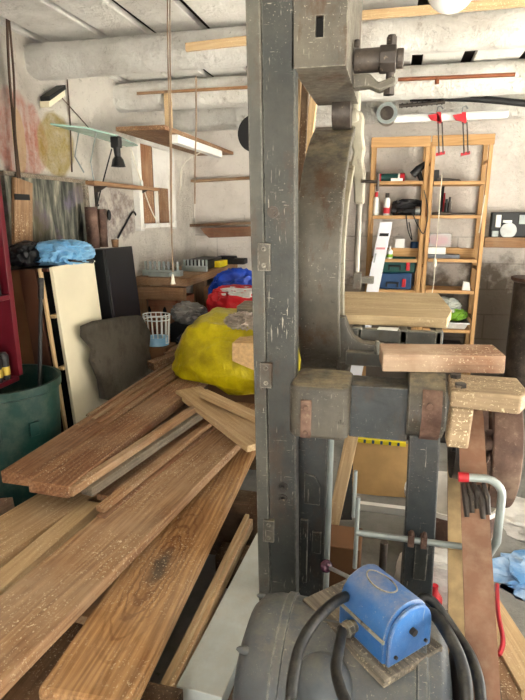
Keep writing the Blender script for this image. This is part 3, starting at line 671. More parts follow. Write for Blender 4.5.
obj('power_tool', MB().box(-1.36,-1.25,4.5,4.62,1.0,1.05).box(-1.5,-1.34,4.5,4.6,1.0,1.07), M['black'], label='dark power tool at the far end of the workbench', cat='tool', bevel=.01)
cb = thing('drawer_unit', 'reddish brown wooden cabinet under the workbench end', 'cabinet', (-1.57,3.6,0))
obj('body', MB().box(-1.765,-1.455,3.46,3.8,0,.84), wood('red_wood','6a3620','93502f',1,0), cb, bevel=.004)
for x in (-1.67,-1.55):
    obj('slot_handle', MB().ball((x,3.457,.74),.016,.006,.05,2), M['dark'], cb)
bx = thing('cardboard_box', 'open brown cardboard box under the workbench', 'box', (-1.25,3.9,0))
obj('carton', MB().box(-1.36,-1.0,3.75,4.1,0,.90), M['carddark'], bx, bevel=.003)
obj('flap', MB().hexa([(-1.0,3.75,.80),(-.99,3.75,.80),(-.99,4.1,.80),(-1.0,4.1,.80),(-.95,3.75,.95),(-.94,3.75,.95),(-.94,4.1,.95),(-.95,4.1,.95)]), M['carddark'], bx)
obj('carton', MB().box(-1.45,-1.16,3.3,3.42,0,.70), M['black'], label='dark low box behind the wire basket', cat='box', bevel=.004)
obj('plastic_bag', MB().ball((-1.33,3.36,.77),.11,.07,.07,4,.22,3,6,flat=.70,ridge=True), M['greybag'], label='crumpled grey plastic bag under the workbench', cat='bag')
obj('plastic_bag', MB().ball((-1.25,3.2,.58),.10,.08,.09,4,.2,3,7,flat=.5,ridge=True), M['navybag'], label='dark navy bag beside the wire basket', cat='bag')
obj('wood_block', MB().box(-1.36,-1.16,3.1,3.29,0,.5), W['dark'], label='dark box under the navy bag', cat='box', bevel=.004)
# wire basket
bk = thing('wire_basket', 'small white wire basket among the clutter beside the stone slab', 'basket', (-1.27,2.98,.5))
bc = at(156,335,Y=2.96); zt = at(156,315,Y=2.96).z; zb_ = zt-.18
m = MB()
for z,rx in ((zt,.085),(zt-.03,.083),(zb_+.004,.07)):
    m.tube([V((bc.x+rx*math.cos(a),2.98+rx*.8*math.sin(a),z)) for a in [2*PI*i/20 for i in range(20)]],.0035,6,True)
for i in range(16):
    a = 2*PI*i/16; m.tube([V((bc.x+.085*math.cos(a),2.98+.068*math.sin(a),zt)),V((bc.x+.07*math.cos(a),2.98+.056*math.sin(a),zb_))],.003,6)
obj('wires', m, M['white'], bk)
obj('base', MB().lathe([(.0,0),(.07,0),(.07,.05),(.0,.05)],(bc.x,2.98,zb_-.01),seg=24), M['lbluebag'], bk, label='pale blue lining')
obj('basket_stand', MB().box(bc.x-.085,bc.x+.09,2.9,3.06,0,zb_-.012), M['carddark'], label='brown carton under the wire basket', cat='box', bevel=.004)
for k,(pa,pb,w,lab) in enumerate((((150,362,2.75),(206,342,3.1),.07,'dark reddish offcut behind the pile beside the basket'),((163,352,2.9),(204,336,3.15),.06,'second reddish offcut behind the pile'))):
    board('wood_plank', W['brown'], at(pa[0],pa[1],Y=pa[2]), at(pb[0],pb[1],Y=pb[2]), w, .05, label=lab, cat='plank')
# tall narrow cream cabinet
cc = thing('tall_cabinet', 'tall cabinet with cream side and brown front standing at left wall', 'cabinet', (-1.63,2.3,0))
obj('cream_side', MB().box(-1.512,-1.495,2.135,2.49,0,1.185), M['cream'], cc, bevel=.002, label='cream laminated side panel')
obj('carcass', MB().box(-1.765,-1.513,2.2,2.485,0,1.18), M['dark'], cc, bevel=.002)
board('front_panel', M['brownpanel'], (-1.612,2.11,0), (-1.612,2.11,1.18), .085, .015, cc, up=(0,-1,0))
board('front_panel', M['carddark'], (-1.71,2.115,0), (-1.71,2.115,1.18), .11, .015, cc, up=(0,-1,0))
for x in (-1.548,):
    board('plywood_edge', W['pale'], (x,2.11,0), (x,2.11,1.183), .014, .02, cc, up=(0,-1,0))
for z in (.25,.7,.95): obj('shelf', MB().box(-1.538,-1.513,2.125,2.2,z,z+.016), W['pale'], cc)
obj('top_panel', MB().box(-1.765,-1.513,2.12,2.2,1.165,1.18), M['brownpanel'], cc)
cc.location.x += .075; cc.rotation_euler.y = math.radians(-3.8)
# black cabinet
kc = thing('black_cabinet', 'black laminated cabinet standing next to the cream panel', 'cabinet', (-1.63,2.75,0))
obj('body', MB().box(-1.765,-1.50,2.62,2.93,0,1.235), M['blackpanel'], kc, bevel=.003)
obj('door', MB().box(-1.762,-1.503,2.598,2.618,.02,1.232), M['black'], kc, bevel=.002)
kc.location.x += .095; kc.rotation_euler.y = math.radians(-4.6)
# stone slab
sp = [(88,327),(100,322),(128,317),(143,316),(150,333),(147,350),(152,378),(146,392),(120,404),(100,399),(99,380),(93,362),(96,350),(87,338)]
P = [at(x,y,X=-1.40) for x,y in sp]
for p in P: p.x += (p.z-.8)*-.10
obj('stone_slab', MB().prism(P,(-.035,0,.004)), M['stone'], label='broken grey stone slab leaning against the black cabinet', cat='slab', bevel=.005)
# bags on the tall cabinet
p = at(26,262,Y=2.25)
obj('shoulder_bag', MB().ball((-1.70,2.24,1.235),.07,.09,.06,4,.12,3,2,flat=1.186,ridge=True,power=.8), M['blackbag'], label='black bag on the cabinet beside the maroon bookcase', cat='bag')
obj('plastic_bag', MB().ball((-1.59,2.36,1.235),.12,.15,.06,5,.13,3.2,9,flat=1.186,ridge=True,power=.8), M['lbluebag'], label='crumpled light blue plastic bag on the tall cabinet', cat='bag')
hb = thing('caulking_gun', 'black handled hand tool lying on the light blue bag', 'tool', (-1.5,2.5,1.2))
pa_, pb_ = at(70,259,X=-1.49), at(92,261,X=-1.49)
obj('handle', MB().cyl(pa_,pb_,.013,seg=12), M['black'], hb); obj('tip', MB().cyl(pb_,pb_+(pb_-pa_).normalized()*.02,.006,seg=8), M['cordw'], hb)
# bookcase at the very left
bc_ = thing('maroon_bookcase', 'maroon painted bookcase hung on the left wall', 'bookcase', (-1.63,1.55,.76))
obj('side', MB().box(-1.768,-1.505,1.845,1.872,.76,2.06), M['maroon'], bc_, bevel=.002)
obj('side', MB().box(-1.768,-1.505,1.10,1.13,.76,2.06), M['maroon'], bc_, bevel=.002)
zs = [.76, at(12,294,X=-1.505).z, at(5,214,X=-1.505).z, 1.76, 2.04]
for z in zs: obj('shelf', MB().box(-1.76,-1.505,1.13,1.845,z-.02,z), M['maroon'], bc_, bevel=.002)
obj('back_panel', MB().box(-1.768,-1.762,1.13,1.845,.76,2.05), M['maroon'], bc_)
z1 = zs[1]
m = thing('radio', 'black and grey device with white top on the maroon bookcase shelf', 'radio', (-1.57,1.93,z1))
obj('body', MB().box(-1.62,-1.515,1.70,1.815,z1,z1+.11), M['black'], m, bevel=.005); obj('dial_panel', MB().box(-1.516,-1.511,1.715,1.80,z1+.015,z1+.09), M['galv'], m, bevel=.002); obj('top_pack', MB().box(-1.6,-1.52,1.73,1.81,z1+.11,z1+.15), M['white'], m, bevel=.003)
obj('basket_pouch', MB().ball((-1.56,1.77,z1+.185),.05,.035,.035,3,.1,3,1,flat=z1+.151), M['cable'], label='brown pouch on the white pack in the maroon bookcase', cat='pouch')
for k in range(4):
    x = -1.53; y = 1.66+.045*k
    t = thing('varnish_can', 'black can with gold bands on the bottom bookcase shelf, '+('nearest the camera','second from the camera','third from the camera','farthest from the camera')[k], 'can', (x,y,.76), 'black and gold cans in the bookcase')
    obj('can_body', MB().lathe([(.0,0),(.02,0),(.02,.10),(.012,.115),(.0,.115)],(x,y,.76),seg=18), M['black'], t); obj('gold_band', MB().lathe_closed([(.0205,.02),(.0215,.02),(.0215,.055),(.0205,.055)],(x,y,.76),seg=18), plain('gold_print','b59a3a',.4,.3), t, label='gold label band')
# green bin
gb = thing('green_bin', 'large dark green plastic bin at the left edge', 'bin', (-1.52,1.76,0))
c0 = V((-1.543,1.80)); 
m = MB().lathe([(.0,.0),(.175,.0),(.212,.72),(.222,.725),(.224,.76),(.210,.76),(.20,.72),(.165,.02),(.0,.02)],(c0.x,c0.y,0),seg=44,cap=False); obj('tub', m, M['green'], gb)
for a in (-60,-20,20):
    m = MB(); a = math.radians(a-45); d = V((math.cos(a),math.sin(a),0)); s_ = V((-d.y,d.x,0)); p = V((c0.x,c0.y,.62))+d*.202
    m.hexa([p-s_*.02-V((0,0,.06)),p+s_*.02-V((0,0,.06)),p+s_*.02-V((0,0,.06))+d*.012,p-s_*.02-V((0,0,.06))+d*.012,p-s_*.02,p+s_*.02,p+s_*.02+d*.016,p-s_*.02+d*.016])
    obj('grip', m, M['green'], gb, bevel=.003)
s0 = V((-1.47,1.80,.03)); s1 = at(41,278,X=-1.50)
bs = thing('broom_stick', 'black handled stick standing in the green bin', 'stick', s0)
obj('shaft', MB().cyl(s0,s0+(s1-s0)*.93,.009,seg=10), M['black'], bs); obj('grip', MB().cyl(s0+(s1-s0)*.92,s1,.013,seg=10), M['rubber'], bs)
# painted old boards on the left wall
pb = thing('painted_boards', 'grimy old painted board panel on the left wall', 'panel', (XL,2.5,1.2))
obj('panel', MB().box(XL+.002,XL+.03,2.19,2.86,1.2,1.60), M['pboards'], pb, bevel=.002)
m = MB().box(XL+.002,XL+.045,2.17,2.87,1.595,1.615).box(XL+.002,XL+.045,2.83,2.87,1.2,1.6); obj('frame', m, W['grey'], pb, bevel=.002)
wp = board('wood_plank', W['a'], at(24,180,X=XL+.05), at(24,262,X=XL+.05), .13, .018, up=(1,0,0), label='light brown plank with a small plate on the painted panel', cat='plank')
obj('name_plate', MB().box(XL+.051,XL+.054,at(14,196,X=XL+.05).y,at(29,196,X=XL+.05).y,at(20,200,X=XL+.05).z,at(20,194,X=XL+.05).z), M['black'], wp, label='small dark plate')

# jars
for k,(xx,w,zz) in enumerate(((94,.035,207),(104,.026,209))):
    p = at(xx,250,X=-1.66); t = at(xx,zz,X=-1.66).z
    obj('rusty_tube', MB().lathe([(.0,0),(w,0),(w,t-1.237),(w*.85,t-1.237),(w*.85,.02),(0,.02)],(-1.66,p.y,1.237),seg=20,cap=False), M['rust'], label=('wide rusty brown tube standing on the black cabinet','slim rusty red tube next to the wide one')[k], cat='tube')
obj('cup', MB().lathe([(.0,0),(.018,0),(.022,.045),(.0,.045)],(-1.58,2.87,1.237),seg=16), M['ledge'] if 'ledge' in M else W['ledge'], label='small brown cup at the black cabinet corner', cat='cup')
# thin wall shelf with iron brackets
ws = thing('wall_shelf', 'thin wooden shelf on the left wall over the black cabinet', 'shelf', (XL,3.2,1.6))
board('board', W['ledge'], (XL+.05,2.84,1.61), (XL+.05,3.72,1.61), .1, .022, ws)
for y in (3.0,3.55): obj('bracket', MB().prism([(XL+.002,y,1.588),(XL+.09,y,1.588),(XL+.02,y,1.55),(XL+.012,y,1.46),(XL+.002,y,1.46)],(0,.012,0)), M['iron'], ws)
# glass shelf and clip lamp
gs = thing('glass_shelf', 'pale green glass shelf on the left wall by the black lamp', 'shelf', (XL,3.0,1.84))
Y0,Y1 = at(72,132,X=XL).y, at(146,146,X=XL+.05).y
obj('glass', MB().prism([(XL+.002,2.62,1.875),(XL+.13,2.75,1.87),(XL+.17,3.0,1.865),(XL+.1,3.42,1.86),(XL+.002,3.45,1.86)],(0,0,.008)), M['glass'], gs)
m = MB().tube([(XL+.004,2.88,1.872),(XL+.004,2.82,1.74),(XL+.004,2.90,1.66)],.004,6).tube([(XL+.1,2.9,1.868),(XL+.004,2.98,1.72)],.004,6).tube([(XL+.006,2.98,1.72),(XL+.006,3.0,1.61)],.003,6); obj('bracket', m, M['galv'], gs)
lp = thing('clip_lamp', 'black clip lamp hanging under the glass shelf', 'lamp', (-1.6,3.05,1.7))
q = at(116,140,X=-1.62)
obj('clip', MB().box(q.x-.03,q.x+.03,q.y-.02,q.y+.02,q.z-.045,q.z+.02), M['black'], lp, bevel=.008)
obj('neck', MB().cyl((q.x,q.y,q.z-.03),(q.x+.005,q.y,q.z-.1),.022,.018,seg=14), M['black'], lp); obj('lamp_shade', MB().lathe([(.018,0),(.032,-.02),(.042,-.06),(.036,-.06),(.015,-.01)],(q.x+.005,q.y,q.z-.09),seg=24), M['black'], lp)
ca = cable('cord', [(q.x-.02,q.y-.02,q.z-.05),(XL+.02,q.y-.03,1.5),(XL+.02,q.y-.02,at(109,205,X=XL+.02).z)], .004, M['black'], parent=lp); p = at(109,215,X=XL+.02)
obj('plug', MB().ball(p,.012,.018,.035,2), M['black'], lp)
# holder on wall
p = at(55,96,X=XL+.03); wl = thing('wall_light', 'small black and white fitting on the wall over the mural', 'light', p)
a_, b_ = at(49,101,X=XL+.06), at(65,89.5,X=XL+.06)
obj('body', MB().hexa([a_+V((-.055,-.0,-.03)),b_+V((-.055,0,-.03)),b_+V((0,0,-.03)),a_+V((0,0,-.03)),a_+V((-.055,0,0)),b_+V((-.055,0,0)),b_,a_]), M['cream'], wl, bevel=.003)
obj('cover', MB().hexa([a_+V((-.05,0,.0)),b_+V((-.05,0,.0)),b_+V((.006,0,.0)),a_+V((.006,0,.0)),a_+V((-.05,0,.022)),b_+V((-.05,0,.022)),b_+V((.006,0,.022)),a_+V((.006,0,.022))]), M['black'], wl, bevel=.002)
# hanging cables and ropes
cable('hanging_cable', [at(7,18,X=XL+.05),at(9,70,X=XL+.04),at(13,120,X=XL+.03),at(18,178,X=XL+.06)], .006, M['cable'], label='brown cable hanging at the far left over the mural', cat='cable')
cable('hanging_cable', [at(9,18,X=XL+.06),at(14,80,X=XL+.05),at(15,130,X=XL+.04),at(20,178,X=XL+.065)], .005, M['cable'], label='second brown cable crossing the red mural', cat='cable')
cable('hanging_cable', [at(67,78,X=XL+.01),at(70,120,X=XL+.01),at(72,172,X=XL+.01)], .004, M['cable'], label='thin dark cable running down beside the yellow mural', cat='cable')
cable('hanging_cable', [at(62,98,X=XL+.02),at(80,118,X=XL+.02),at(95,135,X=XL+.06)], .003, M['cable'], label='thin cable slanting from the wall fitting to the glass shelf', cat='cable')
cable('hanging_cable', [at(118,238,X=XL+.01),at(125,225,X=XL+.01),at(133,212,X=XL+.01),at(137,218,X=XL+.01)], .006, M['black'], label='short black cable curving under the wall shelf', cat='cable')
r1 = thing('pull_rope', 'long twisted twine with a bell pull hanging over the workbench', 'rope', at(168,20,Y=1.85))
zc = 2.26
P = [at(167,-60,Y=1.85),at(168,60,Y=1.85),at(170,140,Y=1.85),at(171,220,Y=1.85),at(173,272,Y=1.85)]; pass
cable('rope', P, .0021, M['twine'], parent=r1); P2 = [p+V((.010*(1-i/4),0,0)) for i,p in enumerate(P)]; cable('rope', P2, .0022, M['twine'], parent=r1)
p = at(173,284,Y=1.85); obj('bell_pull', MB().lathe([(.003,.036),(.005,.027),(.008,.006),(.0105,0),(.0,-.002)],p,seg=16), M['cordw'], r1)
P = [at(196,76,Y=3.24),at(196,130,Y=3.24),at(195,165,Y=3.24),at(195,204,Y=3.24)]
cable('hanging_rope', P, .0045, M['twine'], label='light twine hanging from the third beam to a knot', cat='rope')
sc = thing('lamp_cord', 'white cord with inline switch hanging by the boarded window', 'cord', at(130,160,X=XL+.06))
cable('cord', [at(131,148,X=XL+.06),at(138,172,X=XL+.06),at(144,190,X=XL+.06),at(150,207,X=XL+.06),at(156,220,X=XL+.03)], .004, M['cordw'], parent=sc)
p = at(142,184,X=XL+.065); obj('switch', MB().ball(p,.009,.012,.03,2), M['white'], sc)
# suspended shelf board under the beams
sb = thing('hanging_shelf', 'brown board shelf hung from the ceiling beam in the back left corner', 'shelf', (-1.45,3.7,1.9))
board('board', W['dark'] if False else W['brown'], (-1.46,3.03,1.92), (-1.46,4.4,1.92), .31, .025, sb)
pz = at(163,90,Y=3.28)
board('hanger', W['pale'], (-1.40,3.30,1.92), (-1.40,3.30,2.16), .045, .025, sb, up=(0,-1,0))
tl_ = thing('tube_light', 'white batten light fixed under the hanging brown shelf', 'light', (-1.33,3.7,1.86)); obj('housing', MB().box(-1.36,-1.305,3.22,4.1,1.845,1.894), M['white'], tl_, bevel=.003)
cable('cord', [(-1.33,3.7,1.846),at(183,165,Y=3.72),at(181,185,Y=3.74),at(178,195,Y=3.78)], .003, M['cordw'], parent=tl_)
# back wall shelves at left
board('wall_ledge', W['ledge'], at(192,180,Y=4.66), at(262,176,Y=4.66), .08, .022, label='thin brown ledge high on the back wall at left', cat='shelf')
sh = thing('bracket_shelf', 'dark wood shelf with curved apron on the back wall', 'shelf', (-1.5,4.62,1.34))
board('board', W['dark'], at(191,224,Y=4.63), at(262,221,Y=4.63), .13, .025, sh)
a_, b_ = at(200,228,Y=4.6), at(262,226,Y=4.6)
m = MB().prism([a_,b_,b_-V((0,0,.085)),a_+V((.08,0,-.085)),a_+V((.04,0,-.05))],(0,.02,0)); obj('apron', m, wood('red_ledge','4f2c1c','75432b',1,.0), sh, bevel=.003)
obj('wall_clock', MB().lathe([(.0,0),(.13,0),(.13,.03),(.0,.03)],at(256,134,Y=4.0),(0,-1,0),36), M['black'], label='round black disc half hidden behind the saw column', cat='disc')

# ------------------------------------------------------------------ shelving on the back wall
def ivar(x0, x1, label, zsh):
    t = thing('pine_shelving', label, 'shelving', ((x0+x1)/2,4.55,0), 'pine shelving units on the back wall')
    for x in (x0+.018,x1-.018):
        u = board('upright', W['shelf'], (x,4.40,0), (x,4.40,1.98), .028, .04, t, up=(0,-1,0)); 
        board('upright', W['shelf'], (x,4.66,0), (x,4.66,1.98), .034, .04, t, up=(0,-1,0))
        for k in range(5): obj('rung', MB().box(x-.009,x+.009,4.44,4.66,.2+.4*k,.222+.4*k), W['shelf'], t)
    board('header', W['shelf'], (x0+.0,4.385,1.955), (x1,4.385,1.955), .075, .018, t, up=(0,-1,0))
    for z in zsh: board('shelf', W['shelf'], (x0+.036,4.53,z), (x1-.036,4.53,z), .27, .026, t)
    return t
zl = [at(400,y,Y=4.4).z for y in (181,215.5,259,290)]
zr = [at(458,y,Y=4.4).z for y in (181,215,259,290.5)]
zlow = [.62,.32]
ivar(-.205,.232,'left one of two pine shelving units, holding tool cases and spray cans', zl+zlow)
ivar(.240,.678,'right one of two pine shelving units, with clear box and green bag', zr+[.53,.25])
sy = 4.42
def onshelf(xa,xb,ya,z,d0=4.42,d1=4.6):   # x range in the photo and the top y -> extents on that shelf
    return at(xa,ya,Y=d0).x, at(xb,ya,Y=d0).x, at((xa+xb)/2,ya,Y=d0).z
def cyl_can(xc, w, ya, z, parts, label, name='spray_can'):
    x0,x1,zt = onshelf(xc-w/2,xc+w/2,ya,z); c = ((x0+x1)/2,4.45,z); r = (x1-x0)/2; h = zt-z
    t = thing(name, label, 'can', c)
    obj('can_body', MB().lathe([(0,0),(r,0),(r,h*.72),(r*.6,h*.8),(0,h*.8)],c,seg=20), parts[0], t); obj('cap', MB().lathe([(r*.62,h*.78),(r*.62,h),(0,h)],c,seg=16), parts[1], t); obj('band', MB().lathe_closed([(r*1.002,h*.1),(r*1.03,h*.1),(r*1.03,h*.35),(r*1.002,h*.35)],c,seg=20), parts[2], t)
cyl_can(376.5,5.5,192,zl[1],(M['white'],M['red'],M['white']),'white spray can with red cap on the left shelving')
cyl_can(387.5,6.5,193,zl[1],(M['white'],M['iron'],M['red']),'white spray can with red band beside the red capped can')
x0,x1,zt = onshelf(378,405,172,zl[0]); g = thing('torch', 'long dark green torch with red ends on the top left shelf', 'torch', (x0,4.46,zl[0])); r = .03
obj('tube', MB().cyl((x0+.02,4.46,zl[0]+r),(x1-.03,4.46,zl[0]+r),r), M['toolgreen'], g); obj('end_cap', MB().cyl((x1-.035,4.46,zl[0]+r),(x1,4.46,zl[0]+r),r*1.1), M['red'], g); obj('end_cap', MB().cyl((x0,4.46,zl[0]+r),(x0+.025,4.46,zl[0]+r),r*1.05), M['red'], g); obj('band', MB().cyl((x1-.05,4.46,zl[0]+r),(x1-.036,4.46,zl[0]+r),r*1.07), M['white'], g)
x0,x1,zt = onshelf(391,403,178,zl[0],4.40); obj('packet', MB().box(x0,x1,4.395,4.425,zl[0],zl[0]+.02), M['white'], label='small white packet in front of the green torch', cat='packet')
x0,x1,zt = onshelf(411,428,161,zl[0]); g = thing('heat_gun', 'black power tool leaning at the end of the top left shelf', 'tool', (x0,4.46,zl[0]))
obj('body', MB().tube([(x0+.02,4.46,zl[0]+.045),(x0+.06,4.46,zl[0]+.09),(x1-.005,4.46,zt-.01)],[.03,.028,.018],12), M['black'], g); obj('handle', MB().tube([(x0+.055,4.46,zl[0]+.085),(x0+.09,4.46,zl[0])],[.02,.018],10), M['black'], g)
x0,x1,zt = onshelf(393,424,198,zl[1],4.46); obj('tool_bag', MB().ball(((x0+x1)/2,4.54,zl[1]+.055),(x1-x0)/2,.07,.065,4,.12,3,4,flat=zl[1],ridge=True,power=.6), M['blackbag'], label='black tool bag on the second left shelf', cat='bag')
x0,x1,zt = onshelf(404,420,206,zl[1]); g = thing('grinder', 'black angle grinder with a silver head before the tool bag', 'tool', (x0,4.43,zl[1])); obj('body', MB().cyl((x0,4.43,zl[1]+.03),(x1-.03,4.43,zl[1]+.035),.022,.028), M['black'], g); obj('head', MB().cyl((x1-.032,4.43,zl[1]+.035),(x1+.002,4.43,zl[1]+.035),.033), M['steel'], g)
for k,(P,l) in enumerate(((((406,214),(408,230),(412,240),(409,222)),'black cable loop hanging from the second left shelf'),(((412,212),(418,226),(424,233),(428,212),(424,190)),'longer black cable hanging beside the shelf upright'))):
    cable('power_cable', [at(x,y,Y=4.385) for x,y in P], .004, M['black'], label=l, cat='cable')
# long white carton in front
a_, b_ = at(366,292,Y=4.30), at(380,222,Y=4.325)
cx = thing('long_carton', 'long narrow white carton leaning on the left shelving', 'carton', a_)
ax_ = (b_-a_).normalized(); zf = .0; bt_ = V((a_.x-.06,4.28,.01)); s_ = V((ax_.z,0,-ax_.x)).normalized(); n_ = V((0,1,0))
low = a_-ax_*(a_.z-.02)/ax_.z
w_ = .10
obj('carton_body', MB().hexa([low,low+V((w_,0,0)),low+V((w_,.05,0)),low+V((0,.05,0)),b_,b_+V((w_*.95,0,0)),b_+V((w_*.95,.05,0)),b_+V((0,.05,0))]), plain('white_carton','dcdde2',.6,var=.04), cx, bevel=.002)
f = lambda t,u,dd=-.0015: low+(b_-low)*t+V((w_*u,dd,0))
tz = lambda y: (at(375,y,Y=4.36).z-low.z)/(b_.z-low.z)
def strip(t0,t1,u0,u1): return MB().hexa([f(t0,u0),f(t0,u1),f(t0,u1,.001),f(t0,u0,.001),f(t1,u0),f(t1,u1),f(t1,u1,.001),f(t1,u0,.001)])
obj('printed_bar', strip(tz(236),tz(233),.15,.85), M['black'], cx); obj('printed_mark', strip(tz(249),tz(247),.1,.8), plain('pink_print','c98a90',.6), cx); obj('printed_mark', strip(tz(262),tz(253),.1,.22), M['galv'], cx)
# third shelf
x0,x1,zt = onshelf(387,393,249,zl[2]); t = thing('glue_bottle', 'small white bottle with green label on the third left shelf', 'bottle', (x0,4.42,zl[2])); r=(x1-x0)/2
obj('bottle_body', MB().lathe([(0,0),(r,0),(r,.06),(r*.45,.075),(0,.075)],(x0+r,4.43,zl[2]),seg=16), M['white'], t); obj('cap', MB().lathe([(r*.4,.074),(r*.35,.095),(0,.095)],(x0+r,4.43,zl[2]),seg=12), M['white'], t); obj('label_band', MB().lathe_closed([(r*1.01,.01),(r*1.04,.01),(r*1.04,.035),(r*1.01,.035)],(x0+r,4.43,zl[2]),seg=16), M['greenbag'], t, label='green label')
x0,x1,zt = onshelf(387,421,249,zl[2],4.46); board('wood_offcut', W['shelf'], (x0,4.5,zt+.005), (x1,4.5,zt+.005), .05, zt+.005-zl[2], label='long pine offcut on the third left shelf', cat='offcut')
wz = zt+.006
x0,x1,zt = onshelf(395,405,240,zl[2],4.48); obj('white_box', MB().box(x0,x1,4.48,4.53,wz,zt+.01), M['white'], label='small white box on the pine offcut', cat='box', bevel=.004)
x0,x1,zt = onshelf(411,418,243,zl[2],4.48); obj('jar', MB().lathe([(0,0),(.03,0),(.03,.05),(0,.05)],((x0+x1)/2,4.5,wz),seg=16), M['toolblue'], label='small dark jar at the end of the pine offcut', cat='jar')
# stacked tool cases
def case(xa,xb,ya,yb,mat,label,z):
    x0,x1,zt = onshelf(xa,xb,ya,0,4.43); zt2 = z+(at(0,ya,Y=4.43).z-at(0,yb,Y=4.43).z)
    t = thing('tool_case', label, 'tool case', ((x0+x1)/2,4.5,z), 'tool cases on the left shelving')
    obj('case_body', MB().box(x0,x1,4.43,4.62,z,zt2), mat, t, bevel=.01); obj('handle', MB().box(x0+.05,x0+.15,4.415,4.43,z+.045,z+.06).box(x0+.05,x0+.062,4.415,4.43,z+.02,z+.06).box(x0+.138,x0+.15,4.415,4.43,z+.02,z+.06), M['black'], t, bevel=.003)
    obj('latch', MB().box(x1-.075,x1-.045,4.42,4.431,z+.02,z+.085), M['red'], t, bevel=.003, label='red latch'); return zt2
zz = case(380,412,277,290.5,M['toolblue'],'dark blue tool case under the green one',zl[3])
case(382,416,263,276,M['toolgreen'],'dark green tool case on top of the blue one',zz+.002)
# right unit
z = zr[0]
obj('tool_box', MB().box(at(433,175,Y=4.43).x,at(439,175,Y=4.43).x,4.43,4.5,z,z+.085), M['black'], label='small black block on the top right shelf', cat='block', bevel=.004)
obj('hand_plane', MB().hexa([(.30,4.42,z),(.48,4.42,z),(.48,4.47,z),(.30,4.47,z),(.30,4.42,z+.03),(.46,4.42,z+.015),(.46,4.47,z+.015),(.30,4.47,z+.03)]), M['iron'], label='flat dark hand tool lying on the top right shelf', cat='tool', bevel=.004)
z = zr[1]
x0 = at(440,200,Y=4.45).x; t = thing('spirit_level', 'upright black and red level leaning on the second right shelf', 'level', (x0,4.5,z))
ztp = at(442,186,Y=4.5).z
obj('bar', MB().hexa([(x0,4.45,z),(x0+.022,4.45,z),(x0+.022,4.49,z),(x0,4.49,z),(x0+.012,4.55,ztp),(x0+.034,4.55,ztp),(x0+.034,4.59,ztp),(x0+.012,4.59,ztp)]), M['black'], t); obj('red_edge', MB().hexa([(x0+.023,4.45,z),(x0+.033,4.45,z),(x0+.033,4.49,z),(x0+.023,4.49,z),(x0+.035,4.55,ztp-.05),(x0+.045,4.55,ztp-.05),(x0+.045,4.59,ztp-.05),(x0+.035,4.59,ztp-.05)]), M['red'], t, label='red edge')
for xx,h,l in ((447,199,'short black bottle beside the level'),(450.5,197,'second short black bottle with a paler cap')):
    p = at(xx,h,Y=4.45); hh = p.z-z; t = thing('bottle', l+' on the second right shelf', 'bottle', (p.x,4.47,z)); obj('bottle_body', MB().lathe([(0,0),(.013,0),(.013,hh*.75),(0,hh*.75)],(p.x,4.47,z),seg=14), M['black'] if xx<450 else M['iron'], t); obj('cap', MB().lathe([(.009,hh*.74),(.009,hh),(0,hh)],(p.x,4.47,z),seg=12), M['black'], t)
obj('pliers', MB().tube([(.28,4.44,z+.01),(.36,4.43,z+.012),(.44,4.44,z+.01),(.6,4.45,z+.012)],[.01,.014,.008,.006],8), M['iron'], label='dark flat tools scattered on the second right shelf', cat='tool')
z = zr[2]
x0,x1,zt = onshelf(427,460,254,z,4.42); h1 = z+.03; obj('grey_book', MB().box(x0,x1,4.42,4.6,z,h1), plain('grey_board','5f646b',.6), label='flat grey board on the third right shelf', cat='board', bevel=.002)
x0,x1,zt = onshelf(428,446,247,z,4.44); obj('white_box', MB().box(x0,x1,4.44,4.58,h1+.001,h1+.055), M['white'], label='flat white box on the grey board', cat='box', bevel=.003)
x0,x1,zt = onshelf(430,452,231,z,4.47); t = thing('clear_box', 'clear plastic box with pink contents on the flat white box', 'box', ((x0+x1)/2,4.52,h1+.056)); z0 = h1+.056
obj('contents', MB().ball(((x0+x1)/2-.01,4.51,z0+.05),.075,.04,.04,3,.2,3,3,flat=z0+.006), plain('pink_stuff','b04a60',.6,var=.3,scale=30), t)
def glassy(name, tint='e6ecea'):
    s = NT(name); s.b.inputs['Transmission Weight'].default_value = 0; s.b.inputs['Alpha'].default_value = .3; return s.done(tint, .15)
M['clear'] = glassy('clear_plastic')
obj('box_shell', MB().box(x0,x1,4.46,4.56,z0,z0+.105), M['clear'], t, bevel=.004)
for i,(xa,xb,ya,l) in enumerate(((446,462,250,'left pine block beside the white box'),(461,478,247,'right pine block at the shelf end'))):
    x0,x1,zt = onshelf(xa,xb,ya,z,4.46); board('wood_block', W['shelf'], (max(x0,.44),4.55+.0*i,z+(.075 if i else .085)), (min(x1,.63),4.55,z+(.075 if i else .085)), .06, (.045 if i==0 else .075)+.0, label=l, cat='block') if i==1 else board('wood_block', W['shelf'], (x0,4.53,h1+.05), (x1-.01,4.53,h1+.05), .06, .049, label=l, cat='block')
z = zr[3]
x0,x1,zt = onshelf(463,471,283,z,4.42); obj('paper_cup', MB().hexa([(x0,4.42,z),(x1,4.41,z),(x1,4.47,z),(x0,4.47,z),(x0+.005,4.42,zt+.01),(x1-.01,4.42,zt),(x1-.01,4.47,zt),(x0+.005,4.47,zt+.01)]), M['white'], label='small white folded packet on the fourth right shelf', cat='packet')
z = .53; tub = thing('storage_tub', 'white plastic tub low on the right shelving', 'tub', (.47,4.5,z)); x0,x1,zt = onshelf(436,470,322,z,4.42)
obj('tub_body', MB().hexa([(x0+.01,4.42,z),(.6,4.42,z),(.6,4.62,z),(x0+.01,4.62,z),(x0,4.40,zt),(.625,4.40,zt),(.625,4.64,zt),(x0,4.64,zt)]), M['cream_tub'], tub, bevel=.006); obj('rim', MB().box(x0-.005,.632,4.395,4.645,zt-.012,zt), M['white'], tub, bevel=.003)
